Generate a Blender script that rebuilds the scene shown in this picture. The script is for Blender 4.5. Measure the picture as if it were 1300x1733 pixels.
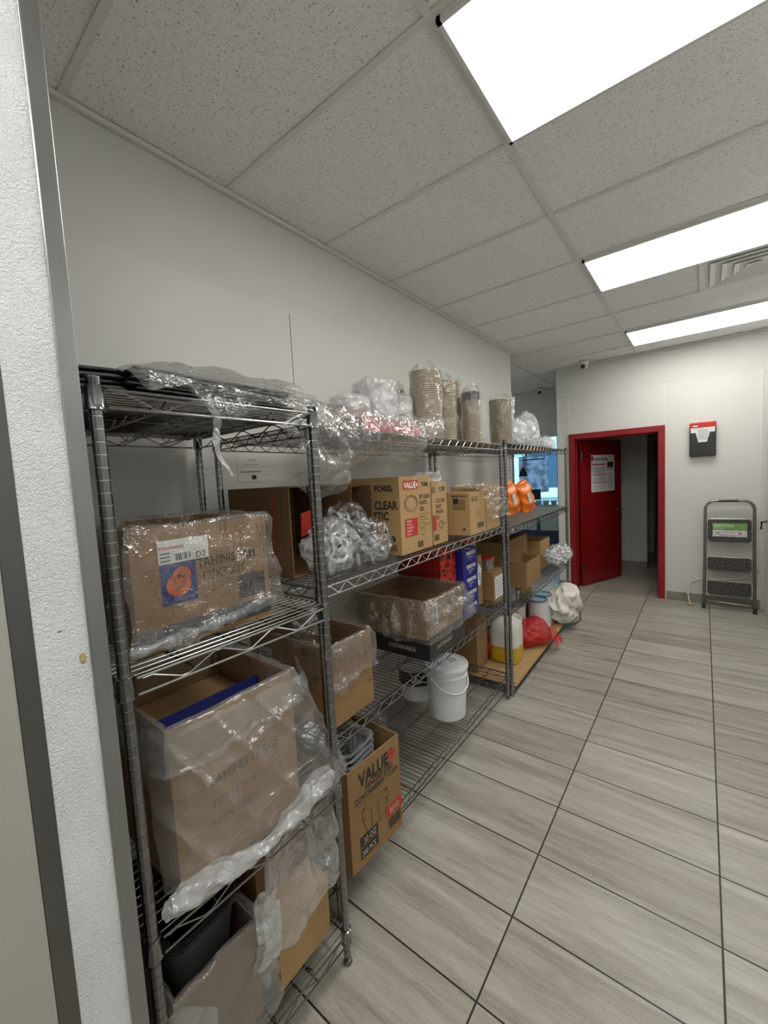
import bpy, bmesh, math, random
from mathutils import Vector, Matrix, noise
for o in list(bpy.data.objects): bpy.data.objects.remove(o)
S = bpy.context.scene
COL = S.collection
PI = math.pi
rnd = random.Random(7)

# ------------------------------------------------------------------ camera
cd = bpy.data.cameras.new('camera'); cam = bpy.data.objects.new('camera', cd); COL.objects.link(cam)
cd.sensor_fit = 'HORIZONTAL'; cd.sensor_width = 36; cd.lens = 694.7/1300*36
cd.clip_start = .02; cd.clip_end = 100
a, b, c = .6634, -.0782, .0534
R = Matrix.Rotation(a, 3, 'Z') @ Matrix.Rotation(b, 3, 'X') @ Matrix.Rotation(c, 3, 'Y')
right, fwd, up = R.col[0], R.col[1], R.col[2]
M = Matrix((right, up, -fwd)).transposed().to_4x4(); M.translation = (1.712, 0, 1.6064)
cam.matrix_world = M
S.camera = cam
# ------------------------------------------------------------------ colour, world
S.view_settings.view_transform = 'Standard'; S.view_settings.look = 'None'
S.view_settings.gamma = 1; S.view_settings.use_curve_mapping = False
S.view_settings.exposure = 0.55
LIGHT_POWER = 7.0       # ceiling diffusers
SKY = (.46, .82, 1.0); SKY_STRENGTH = 3.2
w = bpy.data.worlds.new('world'); S.world = w; w.use_nodes = True
bg = w.node_tree.nodes['Background']; bg.inputs[0].default_value = (*SKY, 1); bg.inputs[1].default_value = SKY_STRENGTH

CEIL = 2.944; YW = 5.87

# ------------------------------------------------------------------ materials
class NT:
    def __init__(s, name):
        s.m = bpy.data.materials.new(name); s.m.use_nodes = True
        s.t = s.m.node_tree; s.b = s.t.nodes['Principled BSDF']; s.out = s.t.nodes['Material Output']
        s.co = None
    def n(s, typ, **k):
        x = s.t.nodes.new('ShaderNode'+typ)
        for a_, v in k.items():
            if a_.startswith('i_'):
                key = a_[2:]; key = int(key) if key.isdigit() else key.replace('_', ' ')
                x.inputs[key].default_value = v
            else: setattr(x, a_, v)
        return x
    def l(s, a_, b_): s.t.links.new(a_, b_)
    def obj(s):
        if not s.co: s.co = s.n('TexCoord')
        return s.co.outputs['Object']
    def mapped(s, scale=(1,1,1), rot=(0,0,0)):
        m = s.n('Mapping'); m.inputs['Scale'].default_value = scale; m.inputs['Rotation'].default_value = rot
        s.l(s.obj(), m.inputs[0]); return m.outputs[0]
    def ramp(s, fac, stops):
        r = s.n('ValToRGB'); s.l(fac, r.inputs[0]); e = r.color_ramp.elements
        while len(e) < len(stops): e.new(.5)
        for q, (p, c_) in zip(e, stops): q.position = p; q.color = (*c_, 1) if len(c_) == 3 else c_
        return r.outputs[0]
    def math(s, op, a_, b_=None, c_=None):
        m = s.n('Math', operation=op)
        for i, v in enumerate((a_, b_, c_)):
            if v is None: continue
            if isinstance(v, (int, float)): m.inputs[i].default_value = v
            else: s.l(v, m.inputs[i])
        return m.outputs[0]
    def bump(s, h, strength=.3, dist=.002):
        bp = s.n('Bump', i_Strength=strength, i_Distance=dist); s.l(h, bp.inputs['Height']); return bp.outputs[0]

def simple(name, col, rough=.5, metal=0, spec=.5, var=.06, scale=8, bump=0, bscale=60, coat=0):
    t = NT(name)
    nz = t.n('TexNoise', i_Scale=scale, i_Detail=4); t.l(t.obj(), nz.inputs[0])
    lo = tuple(max(0, x*(1-var)) for x in col); hi = tuple(min(1, x*(1+var)) for x in col)
    t.l(t.ramp(nz.outputs[0], [(.3, lo), (.7, hi)]), t.b.inputs['Base Color'])
    t.b.inputs['Roughness'].default_value = rough; t.b.inputs['Metallic'].default_value = metal
    t.b.inputs['Specular IOR Level'].default_value = spec
    if coat: t.b.inputs['Coat Weight'].default_value = coat
    if bump:
        n2 = t.n('TexNoise', i_Scale=bscale, i_Detail=3); t.l(t.obj(), n2.inputs[0])
        t.l(t.bump(n2.outputs[0], bump), t.b.inputs['Normal'])
    return t.m

def mat_card(name, col):
    t = NT(name)
    n1 = t.n('TexNoise', i_Scale=5, i_Detail=5); t.l(t.obj(), n1.inputs[0])
    n2 = t.n('TexNoise', i_Scale=1, i_Detail=3); t.l(t.mapped((20, 20, 260)), n2.inputs[0])
    mx = t.math('MULTIPLY_ADD', n2.outputs[0], .4, t.math('MULTIPLY', n1.outputs[0], .6))
    t.l(t.ramp(mx, [(.3, tuple(x*.86 for x in col)), (.7, tuple(x*1.08 for x in col))]), t.b.inputs['Base Color'])
    t.b.inputs['Roughness'].default_value = .75; t.b.inputs['Specular IOR Level'].default_value = .25
    t.l(t.bump(mx, .15), t.b.inputs['Normal'])
    return t.m

def mat_film(name, haze=.07, gloss=1.0, tint=(.985, .99, .99), scale=16, white=(.86, .88, .90), rough=.13):
    """clear crinkled polythene: mostly see-through, slightly milky, glinting where its creases catch the lamps"""
    t = NT(name); t.t.nodes.remove(t.b)
    def ridge(vec, sc, dist):
        n_ = t.n('TexNoise', i_Scale=sc, i_Detail=2, i_Distortion=dist); t.l(vec, n_.inputs[0])
        return t.math('ABSOLUTE', t.math('SUBTRACT', n_.outputs[0], .5))
    r0 = ridge(t.mapped((1, 1, .45)), scale, 1.2); r1 = ridge(t.mapped((1, .5, 1.2), (.5, .3, .2)), scale*2.6, .8)
    h = t.math('ADD', t.math('MULTIPLY', t.math('MINIMUM', r0, .12), -3.5), t.math('MULTIPLY', t.math('MINIMUM', r1, .1), -1.6))
    bp = t.bump(h, 1.0, .0065)
    tr = t.n('BsdfTransparent'); tr.inputs[0].default_value = (*tint, 1)
    gl = t.n('BsdfGlossy', i_Roughness=rough); gl.inputs[0].default_value = (1, 1, 1, 1); t.l(bp, gl.inputs['Normal'])
    df = t.n('BsdfDiffuse'); df.inputs[0].default_value = (*white, 1); t.l(bp, df.inputs['Normal'])
    tl = t.n('BsdfTranslucent'); tl.inputs[0].default_value = (*white, 1)
    dm = t.n('MixShader', i_0=.4); t.l(df.outputs[0], dm.inputs[1]); t.l(tl.outputs[0], dm.inputs[2])
    m1 = t.n('MixShader', i_0=haze); t.l(tr.outputs[0], m1.inputs[1]); t.l(dm.outputs[0], m1.inputs[2])
    fr = t.n('Fresnel', i_IOR=1.5); t.l(bp, fr.inputs['Normal'])
    m2 = t.n('MixShader'); t.l(t.math('MINIMUM', t.math('MULTIPLY', fr.outputs[0], 1.6*gloss), .34*gloss), m2.inputs[0])
    t.l(m1.outputs[0], m2.inputs[1]); t.l(gl.outputs[0], m2.inputs[2])
    t.l(m2.outputs[0], t.out.inputs[0])
    return t.m

def mat_floor():
    t = NT('floor_tile'); sep = t.n('SeparateXYZ'); t.l(t.obj(), sep.inputs[0])
    X, Y = sep.outputs[0], sep.outputs[1]
    u = t.math('DIVIDE', t.math('SUBTRACT', X, 1.172), .5997); v = t.math('DIVIDE', t.math('SUBTRACT', Y, 1.0188), .3008)
    fu = t.math('FRACT', u); fv = t.math('FRACT', v)
    du = t.math('MULTIPLY', t.math('MINIMUM', fu, t.math('SUBTRACT', 1, fu)), .5997)
    dv = t.math('MULTIPLY', t.math('MINIMUM', fv, t.math('SUBTRACT', 1, fv)), .3008)
    d = t.math('MINIMUM', du, dv)
    g = t.math('GREATER_THAN', d, .0030)
    cu = t.math('FLOOR', u); cv = t.math('FLOOR', v)
    cid = t.math('ADD', t.math('MULTIPLY', cu, 17.3), t.math('MULTIPLY', cv, 5.71))
    wn = t.n('TexWhiteNoise', noise_dimensions='1D'); t.l(cid, wn.inputs['W'])
    cmb = t.n('CombineXYZ')
    t.l(t.math('ADD', t.math('MULTIPLY', X, 1.3), t.math('MULTIPLY', wn.outputs[0], 40)), cmb.inputs[0])
    t.l(t.math('MULTIPLY', Y, 13), cmb.inputs[1]); t.l(cid, cmb.inputs[2])
    n1 = t.n('TexNoise', i_Scale=1.0, i_Detail=8, i_Roughness=.62, i_Distortion=.9); t.l(cmb.outputs[0], n1.inputs[0])
    n2 = t.n('TexNoise', i_Scale=3.2, i_Detail=9, i_Roughness=.75, i_Distortion=2.2); t.l(cmb.outputs[0], n2.inputs[0])
    n3 = t.n('TexNoise', i_Scale=120, i_Detail=4); t.l(t.obj(), n3.inputs[0])
    mx = t.math('ADD', t.math('MULTIPLY', n1.outputs[0], .55), t.math('ADD', t.math('MULTIPLY', n2.outputs[0], .33), t.math('MULTIPLY', n3.outputs[0], .12)))
    mx = t.math('ADD', mx, t.math('MULTIPLY', t.math('SUBTRACT', wn.outputs[0], .5), .07))
    colr = t.ramp(mx, [(.34, (.20, .178, .148)), (.46, (.325, .30, .257)), (.56, (.42, .395, .348)), (.68, (.55, .525, .47))])
    mixc = t.n('Mix', data_type='RGBA'); t.l(g, mixc.inputs[0]); mixc.inputs['A'].default_value = (.012, .011, .01, 1)
    t.l(colr, mixc.inputs['B']); t.l(mixc.outputs['Result'], t.b.inputs['Base Color'])
    t.l(t.ramp(n2.outputs[0], [(.3, (.30,)*3), (.7, (.45,)*3)]), t.b.inputs['Roughness'])
    hh = t.math('ADD', t.math('MULTIPLY', t.math('MINIMUM', d, .005), 200), t.math('MULTIPLY', mx, .35))
    t.l(t.bump(hh, .35, .002), t.b.inputs['Normal'])
    return t.m

def mat_tile():
    t = NT('ceiling_tile')
    vo = t.n('TexVoronoi', i_Scale=1.0); t.l(t.mapped((75, 150, 100)), vo.inputs[0])
    nz = t.n('TexNoise', i_Scale=115, i_Detail=3, i_Distortion=1.6); t.l(t.mapped((1, 1.8, 1)), nz.inputs[0])
    n2 = t.n('TexNoise', i_Scale=22, i_Detail=3); t.l(t.obj(), n2.inputs[0])
    pit = t.math('MULTIPLY', t.math('GREATER_THAN', nz.outputs[0], .63), t.math('GREATER_THAN', n2.outputs[0], .36))
    n3 = t.n('TexNoise', i_Scale=1.1, i_Detail=2); t.l(t.obj(), n3.inputs[0])
    base = t.ramp(n3.outputs[0], [(.3, (.86, .84, .81)), (.7, (.90, .885, .86))])
    mixc = t.n('Mix', data_type='RGBA'); t.l(pit, mixc.inputs[0]); t.l(base, mixc.inputs['A']); mixc.inputs['B'].default_value = (.24, .22, .20, 1)
    t.l(mixc.outputs['Result'], t.b.inputs['Base Color']); t.b.inputs['Roughness'].default_value = .9
    t.b.inputs['Specular IOR Level'].default_value = .1
    t.l(t.bump(nz.outputs[0], .3, .003), t.b.inputs['Normal'])
    return t.m

def mat_embossed():
    t = NT('embossed_white_panel')
    nz = t.n('TexNoise', i_Scale=230, i_Detail=2, i_Distortion=1.0); t.l(t.obj(), nz.inputs[0])
    n2 = t.n('TexNoise', i_Scale=9, i_Detail=3); t.l(t.obj(), n2.inputs[0])
    t.l(t.ramp(n2.outputs[0], [(.35, (.70, .73, .73)), (.7, (.78, .81, .81))]), t.b.inputs['Base Color'])
    t.b.inputs['Roughness'].default_value = .38
    t.l(t.bump(nz.outputs[0], 1.0, .003), t.b.inputs['Normal']); return t.m

def mat_brushed(name, col=(.42, .43, .43), rough=.28):
    t = NT(name)
    nz = t.n('TexNoise', i_Scale=1, i_Detail=4); t.l(t.mapped((500, 500, 3)), nz.inputs[0])
    n2 = t.n('TexNoise', i_Scale=3, i_Detail=3); t.l(t.obj(), n2.inputs[0])
    t.l(t.ramp(n2.outputs[0], [(.3, tuple(x*.85 for x in col)), (.7, tuple(min(1, x*1.15) for x in col))]), t.b.inputs['Base Color'])
    t.b.inputs['Metallic'].default_value = 1; t.b.inputs['Roughness'].default_value = rough
    t.l(t.bump(nz.outputs[0], .12, .0008), t.b.inputs['Normal']); return t.m

def mat_emit(name, col, strength):
    t = NT(name); t.t.nodes.remove(t.b)
    nz = t.n('TexNoise', i_Scale=2.2, i_Detail=2); t.l(t.obj(), nz.inputs[0])
    e = t.n('Emission', i_Strength=strength)
    t.l(t.ramp(nz.outputs[0], [(.3, tuple(x*.97 for x in col)), (.7, col)]), e.inputs[0])
    t.l(e.outputs[0], t.out.inputs[0]); return t.m

def mat_glass():
    t = NT('window_glass'); t.t.nodes.remove(t.b)
    tr = t.n('BsdfTransparent'); tr.inputs[0].default_value = (.88, .94, .95, 1)
    gl = t.n('BsdfGlossy', i_Roughness=.03); fr = t.n('Fresnel', i_IOR=1.5)
    mx = t.n('MixShader'); t.l(fr.outputs[0], mx.inputs[0]); t.l(tr.outputs[0], mx.inputs[1]); t.l(gl.outputs[0], mx.inputs[2])
    t.l(mx.outputs[0], t.out.inputs[0]); return t.m

def mat_stripes(name, a_, b_, scale=(1, 1, 90), dist=1.2):
    t = NT(name); wv = t.n('TexWave', i_Scale=1.0, i_Distortion=dist, i_Detail=2)
    t.l(t.mapped(scale), wv.inputs[0])
    t.l(t.ramp(wv.outputs[0], [(.40, a_), (.56, b_)]), t.b.inputs['Base Color']); t.b.inputs['Roughness'].default_value = .5
    return t.m

def mat_net(name, col):
    t = NT(name); v_ = t.n('TexVoronoi', i_Scale=150, feature='DISTANCE_TO_EDGE'); t.l(t.obj(), v_.inputs[0]); n_ = t.n('TexNoise', i_Scale=9); t.l(t.obj(), n_.inputs[0])
    t.l(t.ramp(n_.outputs[0], [(.3, tuple(x*.7 for x in col)), (.7, col)]), t.b.inputs['Base Color']); tr = t.n('BsdfTransparent'); mx = t.n('MixShader')
    t.l(t.math('MULTIPLY_ADD', t.math('LESS_THAN', v_.outputs[0], t.math('MULTIPLY_ADD', n_.outputs[0], .25, .03)), .75, .12), mx.inputs[0]); t.l(tr.outputs[0], mx.inputs[1]); t.l(t.b.outputs[0], mx.inputs[2]); t.l(mx.outputs[0], t.out.inputs[0]); return t.m

def mat_backlit(name, col):
    t = NT(name); t.t.nodes.remove(t.b); nz = t.n('TexNoise', i_Scale=7, i_Detail=3); t.l(t.obj(), nz.inputs[0])
    tl = t.n('BsdfTranslucent'); df = t.n('BsdfDiffuse'); c_ = t.ramp(nz.outputs[0], [(.4, tuple(x*.6 for x in col)), (.6, col)])
    t.l(c_, tl.inputs[0]); t.l(c_, df.inputs[0]); mx = t.n('MixShader', i_0=.3); t.l(tl.outputs[0], mx.inputs[1]); t.l(df.outputs[0], mx.inputs[2]); t.l(mx.outputs[0], t.out.inputs[0]); return t.m

MT = dict(
  wall=simple('white_wall_panel', (.68, .675, .64), .45, spec=.3, var=.02, scale=2, bump=.12, bscale=220),
  wall_up=simple('white_painted_wall', (.66, .655, .62), .6, spec=.25, var=.02, scale=2, bump=.1, bscale=160),
  seam=simple('white_seam_strip', (.70, .70, .67), .4, var=.02),
  seamdark=simple('seam_gap', (.22, .21, .19), .8, var=.3, scale=20),
  grid=simple('ceiling_grid_paint', (.72, .71, .68), .5, var=.02),
  tile=mat_tile(), floor=mat_floor(),
  base=simple('taupe_cove_base', (.27, .25, .215), .5, var=.15, scale=12),
  emboss=mat_embossed(), steel=mat_brushed('stainless_trim'), steel_dark=mat_brushed('dark_stainless', (.20, .20, .195), .33),
  steel_door=simple('smooth_beige_door_skin', (.42, .40, .36), .30, spec=.9, var=.03),
  chrome=simple('chrome_wire', (.31, .31, .305), .25, metal=1, var=.05), chrome_d=simple('bright_groove', (.85, .85, .84), .3, metal=1, var=.1),
  post=simple('chrome_post', (.27, .27, .268), .14, metal=1, var=.06, scale=30),
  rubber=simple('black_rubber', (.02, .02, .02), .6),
  card=mat_card('kraft_cardboard', (.31, .185, .082)), card_l=mat_card('light_cardboard', (.46, .295, .135)),
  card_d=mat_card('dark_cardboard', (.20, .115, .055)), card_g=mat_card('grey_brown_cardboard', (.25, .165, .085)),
  film=mat_film('clear_polythene', haze=.06, gloss=1.5, rough=.11), film_h=mat_film('hazy_polythene', haze=.17, scale=7), film_c=mat_film('crisp_clear_film', haze=.07, gloss=1.25, scale=9, rough=.10),
  film_m=mat_film('cloudy_polythene', haze=.30, scale=8), film_w=mat_film('milky_plastic', haze=.48, scale=12, white=(.88, .89, .90)),
  ink=simple('black_print', (.025, .024, .022), .6, var=.3, scale=120), ink_f=simple('faded_print', (.10, .07, .045), .7, var=.3, scale=90),
  red_ink=simple('red_print', (.52, .03, .02), .5), blue=simple('blue_print', (.015, .03, .20), .45), blue_d=simple('navy_carton', (.012, .017, .21), .4, var=.15),
  orange_ink=simple('orange_print', (.75, .13, .02), .5), tape=simple('packing_tape', (.43, .31, .18), .25, var=.05),
  paper=simple('white_paper', (.78, .78, .76), .6, var=.03), lab_line=simple('label_print', (.13, .12, .13), .6), pink=simple('pink_strip', (.70, .33, .35), .5),
  black=simple('black_plastic', (.025, .025, .027), .35, var=.2), grey=simple('charcoal_plastic', (.075, .072, .07), .35, var=.2),
  white_pl=simple('white_plastic', (.72, .73, .74), .35, var=.03), fixture=simple('white_fixture', (.72, .72, .70), .4, var=.02),
  red=simple('red_door_paint', (.22, .006, .007), .35, var=.08, scale=3), red_d=simple('red_frame_paint', (.28, .009, .014), .33, var=.06, scale=3),
  diff=mat_emit('lit_diffuser', (1.0, .985, .94), LIGHT_POWER), glass=mat_glass(),
  bowl=simple('brown_paper_bowl', (.33, .245, .15), .7, var=.05, scale=30), bowl_rim=simple('pale_bowl_rim', (.60, .50, .36), .6, var=.05),
  cup_w=simple('white_cup', (.80, .80, .80), .5, var=.02), white_cloth=simple('cream_cloth', (.74, .72, .66), .8, var=.08, bump=.3, bscale=50),
  orange=simple('orange_packet', (.90, .20, .008), .28, var=.15, scale=10), green=simple('green_packet', (.10, .30, .03), .35, var=.4, scale=25), silver=simple('silver_window', (.55, .53, .5), .35, var=.3, scale=40),
  mesh_red=mat_net('red_mesh', (.75, .02, .03)), onion=simple('onion_skin', (.50, .12, .04), .35, var=.4, scale=18),
  yellow=simple('yellow_oil', (.62, .40, .025), .15, var=.05), jug=simple('translucent_jug', (.74, .72, .68), .3, var=.04, scale=6),
  tin=simple('tin_lid', (.30, .32, .35), .3, metal=.6, var=.2), matg=mat_stripes('grey_shelf_mat', (.085, .08, .072), (.12, .112, .10), (60, 2, 2), 2),
  redzig=mat_stripes('red_zigzag_print', (.60, .02, .008), (.05, .006, .004), (22, 22, 34), 9), sheet=mat_card('stained_cardboard_sheet', (.46, .30, .14)),
  navy=simple('blue_equipment', (.03, .06, .12), .3, var=.3, scale=6), steel_b=mat_brushed('counter_steel', (.5, .55, .6), .3),
  poster=mat_backlit('lavender_poster', (.90, .86, .98)), leafg=simple('leaf_green', (.12, .30, .05), .6, var=.4),
  facade=simple('pale_facade', (.75, .82, .85), .7, var=.2, scale=1.5), asphalt=simple('asphalt', (.2, .22, .23), .9, var=.2),
  lime=simple('label_green', (.16, .36, .08), .5, var=.2), tread=simple('worn_tread', (.05, .047, .042), .7, var=.8, scale=45, bump=.5, bscale=120),
  champagne=simple('worn_grey_steel', (.22, .21, .19), .3, metal=.9, var=.2, scale=15), rust=simple('yellow_stain', (.42, .32, .14), .6, var=.4, scale=60),
  cable=simple('grey_hose', (.55, .54, .50), .4), clearpl=None, dark=simple('dark_recess', (.035, .028, .022), .8, var=.3),
)
def mat_clear():
    t = NT('clear_container'); t.t.nodes.remove(t.b)
    nz = t.n('TexNoise', i_Scale=6); t.l(t.obj(), nz.inputs[0]); bp = t.bump(nz.outputs[0], .2, .004)
    tr = t.n('BsdfTransparent'); tr.inputs[0].default_value = (.93, .94, .95, 1)
    gl = t.n('BsdfGlossy', i_Roughness=.12); t.l(bp, gl.inputs['Normal'])
    df = t.n('BsdfDiffuse'); df.inputs[0].default_value = (.8, .82, .84, 1)
    m0 = t.n('MixShader', i_0=.5); t.l(gl.outputs[0], m0.inputs[1]); t.l(df.outputs[0], m0.inputs[2])
    mx = t.n('MixShader', i_0=.42); t.l(tr.outputs[0], mx.inputs[1]); t.l(m0.outputs[0], mx.inputs[2]); t.l(mx.outputs[0], t.out.inputs[0]); return t.m
MT['clearpl'] = mat_clear(); MT['pet'] = simple('shiny_pet', (.62, .64, .66), .12, metal=.75, var=.1)

# ------------------------------------------------------------------ mesh helpers
class MB:
    def __init__(s): s.bm = bmesh.new(); s.mats = []
    def mi(s, m):
        if m not in s.mats: s.mats.append(m)
        return s.mats.index(m)
    def box(s, lo, hi, m, rot=None, piv=None):
        vs = [s.bm.verts.new(((hi if i & 1 else lo)[0], (hi if i & 2 else lo)[1], (hi if i & 4 else lo)[2])) for i in range(8)]
        if rot:
            p = Vector(piv if piv else [(lo[i]+hi[i])/2 for i in range(3)])
            for v in vs: v.co = p + rot @ (v.co-p)
        k = s.mi(m)
        for f in ((0,2,3,1), (4,5,7,6), (0,1,5,4), (2,6,7,3), (0,4,6,2), (1,3,7,5)):
            fc = s.bm.faces.new([vs[i] for i in f]); fc.material_index = k
        return s
    def quad(s, pts, m):
        f = s.bm.faces.new([s.bm.verts.new(p) for p in pts]); f.material_index = s.mi(m); return s
    def tube(s, pts, r, m, seg=8, closed=False, cap=True):
        k = s.mi(m); pts = [Vector(p) for p in pts]; n = len(pts); rings = []
        for i, p in enumerate(pts):
            if closed: d = pts[(i+1) % n]-pts[i-1]
            else: d = pts[min(i+1, n-1)]-pts[max(i-1, 0)]
            d.normalize()
            ref = Vector((0, 0, 1)) if abs(d.z) < .9 else Vector((1, 0, 0))
            x = d.cross(ref).normalized(); y = x.cross(d)
            rr = r[i] if isinstance(r, (list, tuple)) else r
            rings.append([s.bm.verts.new(p+x*math.cos(2*PI*j/seg)*rr+y*math.sin(2*PI*j/seg)*rr) for j in range(seg)])
        for i in range(n if closed else n-1):
            A, B = rings[i], rings[(i+1) % n]
            for j in range(seg):
                f = s.bm.faces.new((A[j], A[(j+1) % seg], B[(j+1) % seg], B[j])); f.material_index = k; f.smooth = True
        if cap and not closed:
            for rg in (rings[0][::-1], rings[-1]):
                f = s.bm.faces.new(rg); f.material_index = k
        return s
    def lathe(s, prof, m, c=(0, 0), seg=24, cap=True, sq=None, mfun=None):
        """prof: list of (r,z); sq: squareness exponent for a rounded-square section"""
        k = s.mi(m); rings = []
        for r, z in prof:
            ring = []
            for j in range(seg):
                t = 2*PI*j/seg; cx, sy = math.cos(t), math.sin(t)
                if sq:
                    q = (abs(cx)**sq+abs(sy)**sq)**(-1/sq); cx *= q; sy *= q
                ring.append(s.bm.verts.new((c[0]+cx*r, c[1]+sy*r, z)))
            rings.append(ring)
        for i in range(len(rings)-1):
            kk = s.mi(mfun(i)) if mfun else k
            for j in range(seg):
                f = s.bm.faces.new((rings[i][j], rings[i][(j+1) % seg], rings[i+1][(j+1) % seg], rings[i+1][j])); f.material_index = kk; f.smooth = True
        if cap:
            f = s.bm.faces.new(rings[0][::-1]); f.material_index = k
            f = s.bm.faces.new(rings[-1]); f.material_index = s.mi(mfun(len(rings)-2)) if mfun else k
        return s
    def grid(s, fn, nu, nv, m, wrapu=False):
        k = s.mi(m)
        V = [[s.bm.verts.new(fn(i/nu, j/nv)) for j in range(nv+1)] for i in range(nu if wrapu else nu+1)]
        for i in range(nu):
            A, B = V[i], V[(i+1) % len(V)]
            for j in range(nv):
                f = s.bm.faces.new((A[j], B[j], B[j+1], A[j+1])); f.material_index = k; f.smooth = True
        return s
    def blob(s, c, rad, m, sub=4, amp=.1, freq=8, seed=0, flat=None, ridge=0):
        b2 = bmesh.new(); bmesh.ops.create_icosphere(b2, subdivisions=sub, radius=1)
        k = s.mi(m); mp = {}
        for v in b2.verts:
            n = v.co.normalized(); q = Vector((n.x*rad[0], n.y*rad[1], n.z*rad[2]))
            d = noise.noise(q*freq+Vector((seed*7.1, seed*3.3, 1)))*amp
            if ridge: d += (.25-abs(noise.noise(q*freq*1.7+Vector((seed, 0, seed*5)))))*ridge
            p = q+n*d
            if flat is not None and p.z < -rad[2]*flat: p.z = -rad[2]*flat
            mp[v.index] = s.bm.verts.new(Vector(c)+p)
        for f in b2.faces:
            nf = s.bm.faces.new([mp[v.index] for v in f.verts]); nf.material_index = k; nf.smooth = True
        b2.free(); return s
    def build(s, name, parent=None, bevel=0, keep=True):
        bmesh.ops.recalc_face_normals(s.bm, faces=s.bm.faces) if keep else None
        me = bpy.data.meshes.new(name); s.bm.to_mesh(me); s.bm.free()
        for m in s.mats: me.materials.append(m)
        if any(p.use_smooth for p in me.polygons): me.set_sharp_from_angle(angle=.75)
        o = bpy.data.objects.new(name, me); COL.objects.link(o)
        if parent: o.parent = parent
        if bevel:
            bv = o.modifiers.new('bevel', 'BEVEL'); bv.width = bevel; bv.segments = 2; bv.limit_method = 'ANGLE'; bv.angle_limit = .6
        return o

def struct(mb, name, **k):
    o = mb.build(name, **k); o['kind'] = 'structure'; return o
def tag(o, label, cat, group=None):
    o['label'] = label; o['category'] = cat
    if group: o['group'] = group
    return o
def thing(name, label, cat, loc=(0, 0, 0), rz=0, group=None):
    o = bpy.data.objects.new(name, None); COL.objects.link(o); o.empty_display_size = .05
    o.location = loc; o.rotation_euler = (0, 0, rz); return tag(o, label, cat, group)
def clone(root, loc, rz, label, group=None):
    r = root.copy(); COL.objects.link(r); r.location = loc; r.rotation_euler = (0, 0, rz); r['label'] = label
    if group: r['group'] = group
    for ch in list(root.children):
        c_ = ch.copy(); COL.objects.link(c_); c_.parent = r; c_.matrix_parent_inverse = ch.matrix_parent_inverse.copy()
        for g in ch.children:
            d = g.copy(); COL.objects.link(d); d.parent = c_
    return r
# face frames: local axes for prints on a carton of size (sx,sy,sz), base centre at origin
def face_mat(face, sx, sy, sz, off=.0012):
    if face == '+x': return Matrix(((0, 0, 1, sx/2+off), (1, 0, 0, -sy/2), (0, 1, 0, 0), (0, 0, 0, 1)))
    if face == '-y': return Matrix(((1, 0, 0, -sx/2), (0, 0, -1, -sy/2-off), (0, 1, 0, 0), (0, 0, 0, 1)))
    if face == '+z': return Matrix(((0, -1, 0, sx/2), (1, 0, 0, -sy/2), (0, 0, 1, sz+off), (0, 0, 0, 1)))
def text(parent, fm, s, u, v, size, m, name='lettering', bold=.0, sx=1, rot=0, align='LEFT'):
    cu = bpy.data.curves.new('t', 'FONT'); cu.body = s; cu.size = size; cu.offset = bold*size; cu.align_x = align; cu.resolution_u = 2
    to = bpy.data.objects.new('t', cu); COL.objects.link(to)
    dg = bpy.context.evaluated_depsgraph_get(); dg.update()
    me = bpy.data.meshes.new_from_object(to.evaluated_get(dg)); bpy.data.objects.remove(to); bpy.data.curves.remove(cu)
    me.transform(fm @ Matrix.Translation((u, v, 0)) @ Matrix.Rotation(rot, 4, 'Z') @ Matrix.Diagonal((sx, 1, 1, 1)))
    me.materials.clear(); me.materials.append(m)
    o = bpy.data.objects.new(name, me); COL.objects.link(o); o.parent = parent; return o
def rects(parent, fm, rs, name='printed_panel', off=0):
    mb = MB()
    for (u0, v0, u1, v1, m) in rs:
        mb.quad([fm @ Vector((u0, v0, off)), fm @ Vector((u1, v0, off)), fm @ Vector((u1, v1, off)), fm @ Vector((u0, v1, off))], m)
    return mb.build(name, parent, keep=False)
def ring_print(parent, fm, u, v, ru, rv, th, m, name='drawing', n=28):
    mb = MB()
    for i in range(n):
        a0, a1 = 2*PI*i/n, 2*PI*(i+1)/n
        mb.quad([fm @ Vector((u+math.cos(t)*q*ru, v+math.sin(t)*q*rv, 0)) for t, q in ((a0, 1), (a1, 1), (a1, 1-th), (a0, 1-th))], m)
    return mb.build(name, parent, keep=False)
def barcode(parent, fm, u, v, wd, h, m, name='barcode'):
    r = random.Random(int(u*1000+v*100)); mb = MB(); x = 0
    while x < wd:
        q = r.choice((.0012, .002, .003)); mb.quad([fm @ Vector((u+x, v, 0)), fm @ Vector((u+x+q, v, 0)), fm @ Vector((u+x+q, v+h, 0)), fm @ Vector((u+x, v+h, 0))], m)
        x += q+r.choice((.0015, .002, .003))
    return mb.build(name, parent, keep=False)

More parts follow.
